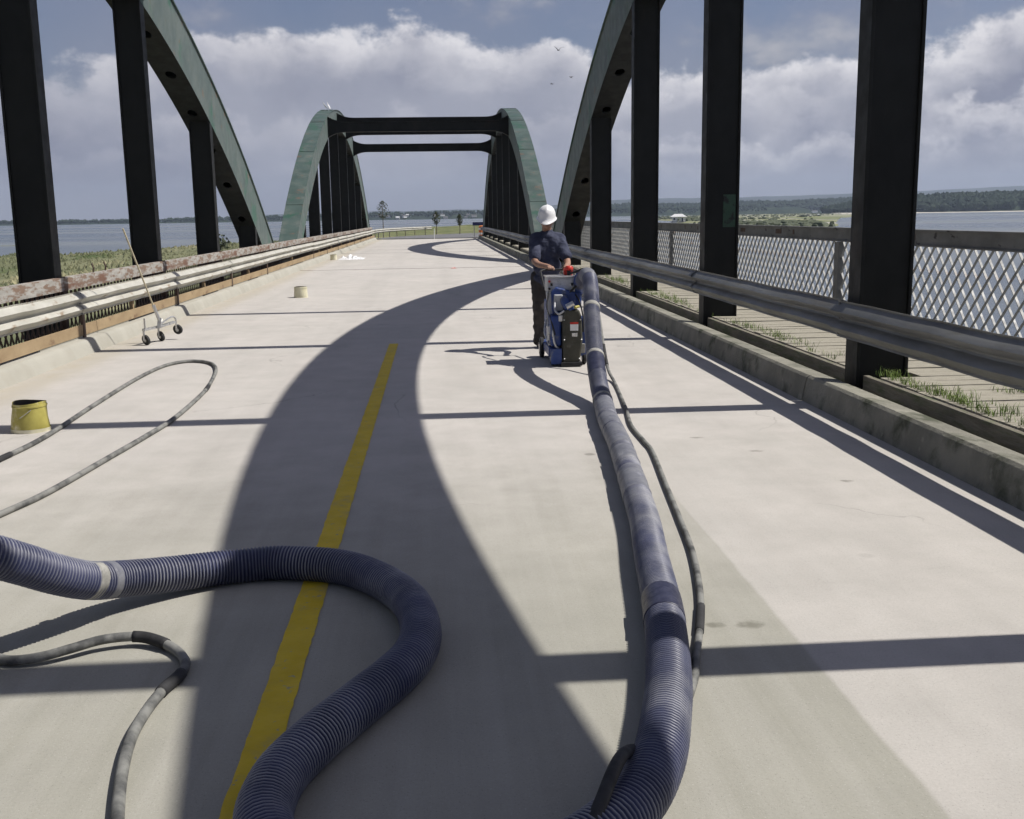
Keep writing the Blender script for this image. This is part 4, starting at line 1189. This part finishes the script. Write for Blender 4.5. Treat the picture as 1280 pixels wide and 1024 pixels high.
mbox('rubber_flap', 'machine_blue', -0.19, -0.07, -0.42, -0.37, 0.03, 0.20, 0.004)
mbox('gauge_box', 'silver_metal', -0.10, -0.055, -0.40, -0.362, 0.50, 0.565, 0.004)
for (x, z) in ((-0.045, 0.09), (0.12, 0.09), (-0.045, 0.52), (0.135, 0.52), (-0.045, 0.30), (0.145, 0.30)):
    MB().sphere((x, -0.441, z), 0.009, 8, 5).build('bolt', 'silver_metal', M)
for k, (x, z) in enumerate(((-0.17, 0.84), (-0.17, 0.92), (0.10, 0.84))):
    MB().tube([(x, -0.101, z), (x, -0.118, z)], 0.013, 10).build('switch', ['machine_black', 'red_plastic', 'yellow_plastic'][k], M)
for k, pts in enumerate(([(-0.17, -0.12, 0.82), (-0.21, -0.22, 0.66), (-0.18, -0.34, 0.52), (-0.14, -0.38, 0.34)], [(-0.10, -0.14, 0.80), (-0.13, -0.28, 0.64), (-0.10, -0.38, 0.58), (-0.04, -0.42, 0.62)], [(0.10, -0.13, 0.80), (0.15, -0.26, 0.70), (0.18, -0.33, 0.52), (0.18, -0.31, 0.36)], [(-0.2, -0.05, 0.5), (-0.23, -0.14, 0.36), (-0.2, -0.3, 0.24)])):
    MB().tube(catmull(pts, 0.02), 0.009 + 0.003 * (k % 2), 8).build('hydraulic_line', ['rubber', 'machine_grey', 'rubber', 'silver_metal'][k], M, smooth='all')
for (x, y, r, w) in ((-0.16, -0.28, 0.075, 0.04), (0.20, -0.24, 0.075, 0.04), (-0.21, 0.42, 0.12, 0.05), (0.23, 0.42, 0.12, 0.05)):
    wh = MB().tube([(x - w / 2, y, r), (x - w / 2 + .008, y, r), (x + w / 2 - .008, y, r), (x + w / 2, y, r)], [r * .86, r, r, r * .86], 22).build('wheel', 'rubber', M, smooth=True)
    MB().tube([(x - w / 2 - .006, y, r), (x + w / 2 + .006, y, r)], r * .45, 14).build('hub', 'silver_metal', wh, smooth=True)


# ------------------------------------------------------------------ worker
def remeshed(name, parts, voxel, m, parent, smooth_it=6, crease=0.0):
    """union of tapered limbs turned into one continuous skin"""
    mb = MB()
    for p in parts:
        if p[0] == 'e': mb.sphere(p[1], 1.0, 20, 14, p[2])
        else:
            pts, rs = p[1], p[2]; q = catmull(pts, 0.02) if len(pts) > 2 else [Vector(pts[0]).lerp(Vector(pts[1]), i / 8) for i in range(9)]
            cum = [0]; 
            for a, b in zip(pts, pts[1:]): cum.append(cum[-1] + (Vector(b) - Vector(a)).length)
            n = len(q); rr = []
            for i in range(n):
                d = cum[-1] * i / (n - 1); rr.append(lerp_list(list(zip(cum, rs)), d))
            mb.tube(q, rr, 14); mb.sphere(q[0], rr[0], 14, 8); mb.sphere(q[-1], rr[-1], 14, 8)
    me = mb.mesh(name + '_raw', None); tmp = bpy.data.objects.new('tmp', me); C.objects.link(tmp)
    r = tmp.modifiers.new('r', 'REMESH'); r.mode = 'VOXEL'; r.voxel_size = voxel; r.use_smooth_shade = True
    s = tmp.modifiers.new('s', 'SMOOTH'); s.factor = 0.5; s.iterations = smooth_it
    dg = bpy.context.evaluated_depsgraph_get(); dg.update()
    out = bpy.data.meshes.new_from_object(tmp.evaluated_get(dg)); out.name = name
    if crease:
        for v, nn in [(v, v.normal.copy()) for v in out.vertices]:
            c = v.co; k = noise.noise(Vector((c.x * 7, c.y * 7, c.z * 13 + c.x * 6))) + 0.6 * abs(noise.noise(Vector((c.x * 16, c.y * 16, c.z * 22)))) + 0.25
            v.co = c + nn * crease * k
    bpy.data.objects.remove(tmp); out.materials.clear(); out.materials.append(MATS[m])
    for p in out.polygons: p.use_smooth = True
    return obj(name, out, parent)


W = tag(empty('person', (1.36, 13.22, 0)), 'worker in white hard hat, navy shirt and dark trousers holding the machine', 'person')
HX = (1.42 - 1.36); HY = (11.9 + 0.64 - 13.22)      # handlebar in the person's own space
hr, hl = (-0.075 + HX, HY, 1.02), (0.12 + HX, HY, 1.02)
sh_r, sh_l = (-0.140, -0.07, 1.360), (0.165, -0.05, 1.360)
el_r, el_l = (-0.165, -0.33, 1.10), (0.235, -0.28, 1.09)
def fingers(h, sgn):
    P = []
    for k in range(4):
        x = h[0] - 0.030 + k * 0.020; L = (0.9, 1.0, 0.95, 0.8)[k]
        P.append(('t', [(x, h[1] + 0.035, h[2] + 0.022), (x, h[1] - 0.006 * L, h[2] + 0.026), (x, h[1] - 0.026 * L, h[2] + 0.006), (x, h[1] - 0.020 * L, h[2] - 0.020 * L)], [0.0095, 0.009, 0.0085, 0.0075]))
    P.append(('t', [(h[0] + sgn * 0.032, h[1] + 0.055, h[2] + 0.018), (h[0] + sgn * 0.048, h[1] + 0.022, h[2] - 0.004), (h[0] + sgn * 0.030, h[1] + 0.002, h[2] - 0.022)], [0.012, 0.011, 0.009]))
    P.append(('e', (h[0], h[1] + 0.050, h[2] + 0.022), (0.040, 0.042, 0.017)))
    return P
hd = Vector((0.005, -0.11, 1.585))
body = [('e', tuple(hd), (0.074, 0.092, 0.112)), ('e', (hd.x, hd.y - 0.035, hd.z - 0.065), (0.052, 0.052, 0.05)), ('e', (hd.x, hd.y - 0.100, hd.z - 0.025), (0.014, 0.020, 0.026)),
        ('e', (hd.x - 0.078, hd.y + 0.01, hd.z - 0.01), (0.012, 0.022, 0.032)), ('e', (hd.x + 0.078, hd.y + 0.01, hd.z - 0.01), (0.012, 0.022, 0.032)), ('e', (hd.x, hd.y - 0.086, hd.z - 0.075), (0.026, 0.012, 0.008)),
        ('t', [tuple(hd + Vector((0, 0.03, -0.05))), (0.012, -0.03, 1.40)], [0.056, 0.062]),
        ('t', [(0.012, -0.03, 1.33), (0.012, -0.02, 1.15), (0.012, 0.0, 0.95)], [0.085, 0.085, 0.09]),
        ('t', [sh_r, el_r, (hr[0], hr[1] + 0.085, hr[2] + 0.018)], [0.054, 0.042, 0.029]), ('t', [sh_l, el_l, (hl[0], hl[1] + 0.085, hl[2] + 0.018)], [0.054, 0.042, 0.029]),
        ('t', [(-0.09, 0.02, 0.92), (-0.085, -0.02, 0.50), (-0.08, 0.04, 0.09)], [0.055, 0.038, 0.03]), ('t', [(0.11, 0.02, 0.92), (0.12, 0.02, 0.50), (0.13, 0.10, 0.09)], [0.055, 0.038, 0.03])]
body += fingers(hr, 1) + fingers(hl, -1)
remeshed('body', body, 0.0075, 'skin', W, 2)
remeshed('shirt', [('t', [(0.012, -0.045, 1.385), (0.012, -0.04, 1.30), (0.012, -0.01, 1.10), (0.012, 0.02, 0.86)], [0.10, 0.135, 0.145, 0.155]),
                   ('t', [(-0.11, -0.055, 1.370), (0.135, -0.045, 1.370)], [0.068, 0.068]), ('e', (0.012, -0.085, 1.390), (0.085, 0.075, 0.058)), ('e', (-0.07, -0.09, 1.25), (0.115, 0.095, 0.16)), ('e', (0.09, -0.09, 1.25), (0.115, 0.095, 0.16)), ('e', (0.012, -0.06, 1.02), (0.17, 0.135, 0.15)), ('e', (0.012, 0.0, 0.88), (0.185, 0.15, 0.10)),
                   ('t', [sh_r, (-0.156, -0.20, 1.230), (-0.164, -0.28, 1.145)], [0.068, 0.064, 0.068]), ('t', [sh_l, (0.20, -0.16, 1.230), (0.222, -0.23, 1.145)], [0.068, 0.064, 0.068])], 0.009, 'navy_shirt', W, 5, 0.016)
remeshed('collar', [('t', [(0.058 * math.cos(a) * 1.2 + 0.01, 0.066 * math.sin(a) - 0.065, 1.438 + 0.016 * math.sin(a)) for a in [2 * math.pi * k / 12 for k in range(13)]], [0.012] * 13)], 0.007, 'navy_shirt', W, 2)
remeshed('trousers', [('e', (0.012, 0.01, 0.90), (0.17, 0.135, 0.12)), ('t', [(-0.085, 0.02, 0.88), (-0.09, -0.03, 0.52), (-0.082, 0.03, 0.30), (-0.080, 0.045, 0.075)], [0.105, 0.082, 0.075, 0.078]),
                      ('t', [(0.105, 0.02, 0.88), (0.12, 0.0, 0.52), (0.127, 0.08, 0.30), (0.13, 0.10, 0.075)], [0.105, 0.082, 0.075, 0.078])], 0.010, 'dark_trousers', W, 5, 0.016)
for x, y in ((-0.08, 0.04), (0.13, 0.10)):
    remeshed('boot', [('t', [(x, y + 0.03, 0.10), (x, y + 0.01, 0.05)], [0.05, 0.048]), ('e', (x, y - 0.06, 0.042), (0.05, 0.125, 0.042)), ('e', (x, y - 0.12, 0.045), (0.047, 0.06, 0.045))], 0.009, 'boot_leather', W, 3)
# hard hat: shell with crown ridge and peak
hat = MB(); n = 32; vs = []; fs = []
prof = [(0.0, 0.150), (0.03, 0.148), (0.065, 0.136), (0.095, 0.108), (0.112, 0.07), (0.119, 0.03), (0.122, 0.0), (0.136, -0.006), (0.137, -0.011), (0.118, -0.008)]
for (r, z) in prof:
    for j in range(n):
        a = 2 * math.pi * j / n; cx, sx = math.cos(a), math.sin(a)
        pk = max(0, -sx) ** 3 * 0.045 if r > 0.12 else 0
        rid = 0.008 * math.exp(-(cx * r / 0.018) ** 2) if z > 0.04 else 0
        vs.append((r * cx * 0.92, (r + pk) * sx * 1.1, z + rid - pk * 0.25))
for i in range(len(prof) - 1):
    for j in range(n): fs.append((i * n + j, i * n + (j + 1) % n, (i + 1) * n + (j + 1) % n, (i + 1) * n + j))
hat.add(vs, fs)
ho = hat.build('hard_hat', 'white_plastic', W, (hd.x, hd.y + 0.005, hd.z + 0.035), smooth='all'); ho.rotation_euler = (R(20), R(4), R(-10))
remeshed('hair', [('e', (hd.x, hd.y + 0.035, hd.z + 0.01), (0.080, 0.075, 0.095))], 0.008, 'hair', W, 2)
for sx in (-1, 1):
    MB().sphere((hd.x + sx * 0.030, hd.y - 0.083, hd.z + 0.0), 0.011, 10, 8).build('eye', 'machine_black', W, smooth='all')


# ------------------------------------------------------------------ gulls
def gull(loc, rz, span, flap, m, label, group, perched=False):
    mb = MB()
    L = span * 0.36
    prof = [(-0.5, 0.01), (-0.38, 0.05), (-0.15, 0.085), (0.1, 0.085), (0.28, 0.055), (0.36, 0.05), (0.42, 0.045), (0.47, 0.018), (0.53, 0.006)]
    pts = [(0, y * L, (0.03 if y > 0.3 else 0) * 2 * L + (1.1 * (y + .5) * L if perched else 0)) for y, r in prof]
    mb.tube(pts, [r * L for y, r in prof], 8)
    mb.add([(-.09 * L, -.62 * L, 0), (.09 * L, -.62 * L, 0), (.03 * L, -.4 * L, .03 * L), (-.03 * L, -.4 * L, .03 * L), (0, -.5 * L, -.03 * L)], [(0, 1, 2, 3), (0, 4, 1), (1, 4, 2), (3, 4, 0), (2, 4, 3)])
    for s in (-1, 1):
        if perched:
            mb.tube([(s * .085 * L, .2 * L, .75 * L), (s * .1 * L, -.1 * L, .42 * L), (s * .05 * L, -.55 * L, -.08 * L)], [.03 * L, .07 * L, .01 * L], 6)
            mb.tube([(s * .04 * L, 0, .5 * L), (s * .04 * L, .02 * L, -.28 * L)], .012 * L, 5)
        else:
            a = Vector((s * .06 * L, 0.02 * L, 0.03 * L)); b = Vector((s * span * .24, .10 * L, span * .24 * flap)); c = Vector((s * span * .5, -.25 * L, span * .24 * flap * 1.15))
            ch = [(a, .28 * L), (b, .24 * L), (c, .05 * L)]; vs = []
            for p, w in ch: vs += [p + Vector((0, w * .5, 0)), p + Vector((0, 0, .02 * L)), p - Vector((0, w * .5, 0)), p - Vector((0, 0, .01 * L))]
            fs = [(i * 4 + q, i * 4 + (q + 1) % 4, i * 4 + 4 + (q + 1) % 4, i * 4 + 4 + q) for i in range(2) for q in range(4)] + [(8, 9, 10, 11)]
            mb.add(vs, fs)
    o = mb.build('gull', m, None, loc, rz=rz); return tag(o, label, 'bird', group)


GZ = z_top(-5.3) + 0.03
gull((-5.12, CROWN + SPAN - 5.3, GZ + 0.09), 2.2, 0.8, 0, 'feather_white', 'white gull perched on the farther arch, the one further out', 'gulls', True)
gull((-4.93, CROWN + SPAN - 5.6, z_top(-5.6) + 0.12), 0.6, 0.85, 0, 'feather_white', 'white gull perched on the farther arch, beside its mate', 'gulls', True)
gull((6.97, 60, 10.5), 0.5, 0.72, 0.9, 'feather_dark', 'dark gull in flight, highest of the three', 'gulls')
gull((8.94, 70, 10.35), 1.3, 0.72, -0.25, 'feather_dark', 'dark gull in flight closest to the arch', 'gulls')
gull((8.25, 75, 10.5), 1.2, 0.72, 0.15, 'feather_dark', 'small dark gull in flight, lowest of the three', 'gulls')


# ------------------------------------------------------------------ small trees, barrel and board at the bridge end
def small_tree(loc, h, w, label, seed, trunk):
    rnd = random.Random(seed); e = tag(empty('young_tree', loc), label, 'tree', 'young trees at the bridge end')
    MB().tube([(0, 0, -0.3), (0.02, 0, trunk * .6), (0, 0.02, trunk + h * .5), (0, 0, trunk + h * .9)], [0.05, 0.04, 0.025, 0.008], 7).build('trunk', 'bark', e, smooth=True)
    mb = MB()
    for k in range(9):
        a = rnd.uniform(0, 6.28); z = trunk + h * rnd.uniform(.05, .75); l = w * .42 * (1 - .5 * (z - trunk) / h)
        mb.tube([(0, 0, z - .1), (l * .5 * math.cos(a), l * .5 * math.sin(a), z), (l * math.cos(a), l * math.sin(a), z + .12)], [.014, .01, .004], 5)
    mb.build('branches', 'bark', e)
    mb = MB()
    for k in range(420):
        t = rnd.random(); z = trunk + h * t; r = w * .5 * (math.sin(math.pi * min(1, t * .85 + .12)) ** .8) * rnd.uniform(.25, 1.08); a = rnd.uniform(0, 6.28)
        p = Vector((r * math.cos(a), r * math.sin(a), z)); u = Vector((rnd.uniform(-1, 1), rnd.uniform(-1, 1), rnd.uniform(-1, 1))).normalized() * rnd.uniform(.035, .075)
        v = u.cross(Vector((rnd.uniform(-1, 1), rnd.uniform(-1, 1), rnd.uniform(-1, 1)))).normalized() * .04
        mb.v += [tuple(p - u), tuple(p + v), tuple(p + u), tuple(p - v)]; o = len(mb.v) - 4; mb.f.append((o, o + 1, o + 2, o + 3))
    me = bpy.data.meshes.new('crown'); me.from_pydata(mb.v, [], mb.f); me.materials.append(MATS['leaf']); obj('crown', me, e)
    return e


small_tree((-4.85, 100, 0.0), 1.6, 1.25, 'tallest young tree at the bridge end, beside the far arch', 1, 1.55)
small_tree((0.08, 100, 0.0), 1.15, 0.75, 'middle young tree beyond the bridge end, thin crown on a bare stem', 2, 0.95)
small_tree((2.25, 100, 0.0), 1.0, 0.6, 'smallest young tree beyond the bridge end, near the orange barrel', 3, 0.85)
e = tag(empty('traffic_barrel', (3.43, 80.9, 0)), 'orange and white barrel at the end of the walkway side rail', 'barrel')
MB().lathe([(0.0, 0.0), (0.21, 0.0), (0.21, 0.10), (0.19, 0.10), (0.175, 0.9), (0.12, 0.94), (0, 0.94)], 18).build('shell', 'orange_plastic', e, smooth=True)
for z in (0.28, 0.62): MB().lathe([(0.19, z), (0.188, z + .02), (0.186, z + .14), (0.180, z + .15)], 18).build('reflective_band', 'white_plastic', e)
e = tag(empty('sign_board', (3.25, 81.9, 0)), 'dark blue board on two posts behind the orange barrel', 'sign')
MB().box(-0.42, 0.38, -0.015, 0.015, 0.95, 1.2).build('panel', 'blue_board', e)
for x in (-0.3, 0.28): MB().box(x - .03, x + .03, 0.016, 0.07, 0.0, 1.15).build('post', 'silver_metal', e)
o = MB().tube([(0, 0, 0), (0, 0, 0.75), (0, 0, 0.8)], [0.022, 0.02, 0.008], 8).build('marker_post', 'white_plastic', None, (-0.1, 81.0, 0)); tag(o, 'thin white marker post at the far end of the deck', 'post')


# ------------------------------------------------------------------ far buildings and cars
def house(loc, rz, w, d, h, roof_h, wall, roof, label, group, windows=0, parts=True):
    e = tag(empty('house', loc, rz), label, 'house', group)
    MB().box(-w / 2, w / 2, -d / 2, d / 2, -0.5, h).build('wall', wall, e)
    o = 0.35
    mb = MB().add([(-w / 2 - o, -d / 2 - o, h + .01), (w / 2 + o, -d / 2 - o, h + .01), (w / 2 + o, d / 2 + o, h + .01), (-w / 2 - o, d / 2 + o, h + .01), (-w / 2 - o, 0, h + roof_h), (w / 2 + o, 0, h + roof_h)],
                  [(0, 1, 5, 4), (3, 4, 5, 2), (0, 4, 3), (1, 2, 5), (0, 3, 2, 1)])
    mb.build('roof', roof, e)
    for k in range(windows):
        x = -w / 2 + w * (k + .5) / windows
        MB().box(x - .5, x + .5, -d / 2 - .05, -d / 2 + .02, h * .35, h * .8).build('window' if k != windows // 2 else 'door', 'window_glass', e)
    return e


def boathouse():
    e = tag(empty('boathouse', (137, 598, -3.6), -0.25), 'white pavilion with pale hipped roof at the water edge', 'pavilion')
    MB().box(-4.2, 4.2, -2.5, 2.5, 0, 0.6).build('base', 'house_grey', e)
    MB().box(-3.4, -1.0, -2.2, 2.2, 0.6, 3.2).build('wall', 'house_white', e)
    MB().box(1.2, 3.4, -2.2, 2.2, 0.6, 3.2).build('wall', 'house_white', e)
    for x in (-4.0, -0.5, 0.7, 4.0): MB().box(x - .12, x + .12, -2.5, -2.26, 0.6, 3.2).build('post', 'house_white', e)
    MB().add([(-4.6, -2.9, 3.2), (4.6, -2.9, 3.2), (4.6, 2.9, 3.2), (-4.6, 2.9, 3.2), (-2.2, 0, 4.8), (2.2, 0, 4.8)], [(0, 1, 5, 4), (1, 2, 5), (2, 3, 4, 5), (3, 0, 4), (0, 3, 2, 1)]).build('roof', 'roof_pale', e)
    MB().box(-2.7, -1.7, -2.24, -2.2, 1.4, 2.6).build('window', 'window_glass', e)
    MB().box(1.8, 2.7, -2.24, -2.2, 0.6, 2.6).build('door', 'window_glass', e)


boathouse()
rh = random.Random(21)
for k in range(17):
    x = 900 + k * 20 + rh.uniform(-9, 9); y = 2870 + rh.uniform(-16, 6)
    w = rh.uniform(9, 20)
    house((x, y, max(wood_fn(x, y), -3.9)), rh.uniform(-.4, .4), w, 9, rh.uniform(3.5, 6), rh.uniform(2, 3.5), rh.choice(['house_white', 'house_grey', 'house_white']), rh.choice(['roof_dark', 'roof_pale', 'roof_dark']), 'tiny far house on the shore beyond the sand spit', 'houses on the far shore beyond the spit')
for k in range(12):
    x = rh.uniform(-150, 130); y = rh.uniform(2502, 2560)
    house((x, y, max(shore_fn(x, y), -3.9)), rh.uniform(-.6, .6), rh.uniform(6, 15), 7, rh.uniform(2.5, 4), rh.uniform(1.5, 3), rh.choice(['house_white', 'house_grey', 'house_grey']), rh.choice(['roof_dark', 'roof_pale', 'roof_dark']), 'tiny far house across the bay, seen under the far arch beams', 'houses across the bay')


def car(loc, rz, m, label):
    e = tag(empty('parked_car', loc, rz), label, 'car', 'cars on the sand spit')
    pr = [(-2.1, .3), (2.1, .3), (2.1, .75), (1.3, .9), (.7, 1.4), (-1.2, 1.42), (-1.9, .95), (-2.1, .85)]
    mb = MB(); n = len(pr)
    mb.add([(x, -.85, z) for x, z in pr] + [(x, .85, z) for x, z in pr], [(i, (i + 1) % n, n + (i + 1) % n, n + i) for i in range(n)] + [tuple(range(n - 1, -1, -1)), tuple(range(n, 2 * n))])
    mb.build('body', m, e)
    MB().box(-1.1, .8, -.87, .87, .95, 1.3).build('window', 'window_glass', e)
    for x in (-1.3, 1.3):
        for y in (-.8, .8): MB().tube([(x, y - .1, .32), (x, y + .1, .32)], .32, 12).build('wheel', 'rubber', e)


for k, (x, y, z, m, lab) in enumerate(((304, 872, -3.0, 'car_dark', 'dark car parked on the sand spit, closer one'), (372, 1050, -3.0, 'car_dark', 'dark car parked farther along the sand spit'), (430, 1180, -3.0, 'car_white', 'white vehicle parked at the far end of the spit'))):
    car((x, y, z), 0.5 * k, m, lab)


# ------------------------------------------------------------------ shrubs on the marsh
def shrub(loc, r, h, label, seed):
    rnd = random.Random(seed); e = tag(empty('shrub', loc), label, 'shrub', 'shrubs on the marsh')
    MB().tube([(0, 0, -.3), (.05, 0, h * .5)], [.08, .03], 6).build('stem', 'bark', e)
    mb = MB()
    for k in range(260):
        d = Vector((rnd.gauss(0, 1), rnd.gauss(0, 1), abs(rnd.gauss(0, 1)))).normalized() * rnd.uniform(.5, 1.1)
        p = Vector((d.x * r, d.y * r, h * .12 + d.z * h * .85)); u = Vector((rnd.uniform(-1, 1), rnd.uniform(-1, 1), rnd.uniform(-1, 1))).normalized() * r * .14
        v = u.cross(Vector((rnd.uniform(-1, 1), rnd.uniform(-1, 1), rnd.uniform(-1, 1)))).normalized() * r * .11
        mb.v += [tuple(p - u), tuple(p + v), tuple(p + u), tuple(p - v)]; o = len(mb.v) - 4; mb.f.append((o, o + 1, o + 2, o + 3))
    me = bpy.data.meshes.new('foliage'); me.from_pydata(mb.v, [], mb.f); me.materials.append(MATS['leaf']); obj('foliage', me, e)


shrub((-35, 176, marsh_fn(-35, 176)), 1.8, 2.6, 'dark shrub on the marsh just before the far arch foot', 40)
rnd = random.Random(9); mb = MB()
for k in range(9000):
    x = -30 - 60 * rnd.random() ** 1.2; y = 60 + 190 * rnd.random(); z = marsh_fn(x, y)
    if z < -3.9: continue
    h = rnd.uniform(.10, .38) * (1 + .8 * max(0, fb(x, y, .05, 3))); w = h * rnd.uniform(.6, 1.3); o = len(mb.v)
    for q in range(5):
        a = q * 1.2566 + rnd.random(); mb.v.append((x + w * math.cos(a), y + w * math.sin(a), z - .1))
    mb.v.append((x + rnd.uniform(-.2, .2), y, z + h))
    for q in range(5): mb.f.append((o + q, o + (q + 1) % 5, o + 5))
me = bpy.data.meshes.new('marsh_grass'); me.from_pydata(mb.v, [], mb.f); me.materials.append(MATS['marsh_ground'])
stuff(obj('marsh_grass', me), 'tussocks of green and straw marsh grass', 'grass')

# ------------------------------------------------------------------ sea air
hz = MB().box(-9500, 9500, -2500, 8200, -6, 260)
hm = bpy.data.materials.new('haze_air'); hm.use_nodes = True
ht = NT(hm.node_tree); hm.node_tree.nodes.clear()
ho_ = ht.n('ShaderNodeOutputMaterial'); pv = ht.n('ShaderNodeVolumePrincipled')
pv.inputs['Color'].default_value = (0.66, 0.79, 1.0, 1); pv.inputs['Density'].default_value = 0.00009; pv.inputs['Anisotropy'].default_value = 0.2
hm.node_tree.links.new(pv.outputs[0], ho_.inputs['Volume'])
MATS['haze_air'] = hm
hzo = hz.build('haze', 'haze_air'); hzo['kind'] = 'stuff'; hzo['label'] = 'thin pale sea haze over the whole bay'
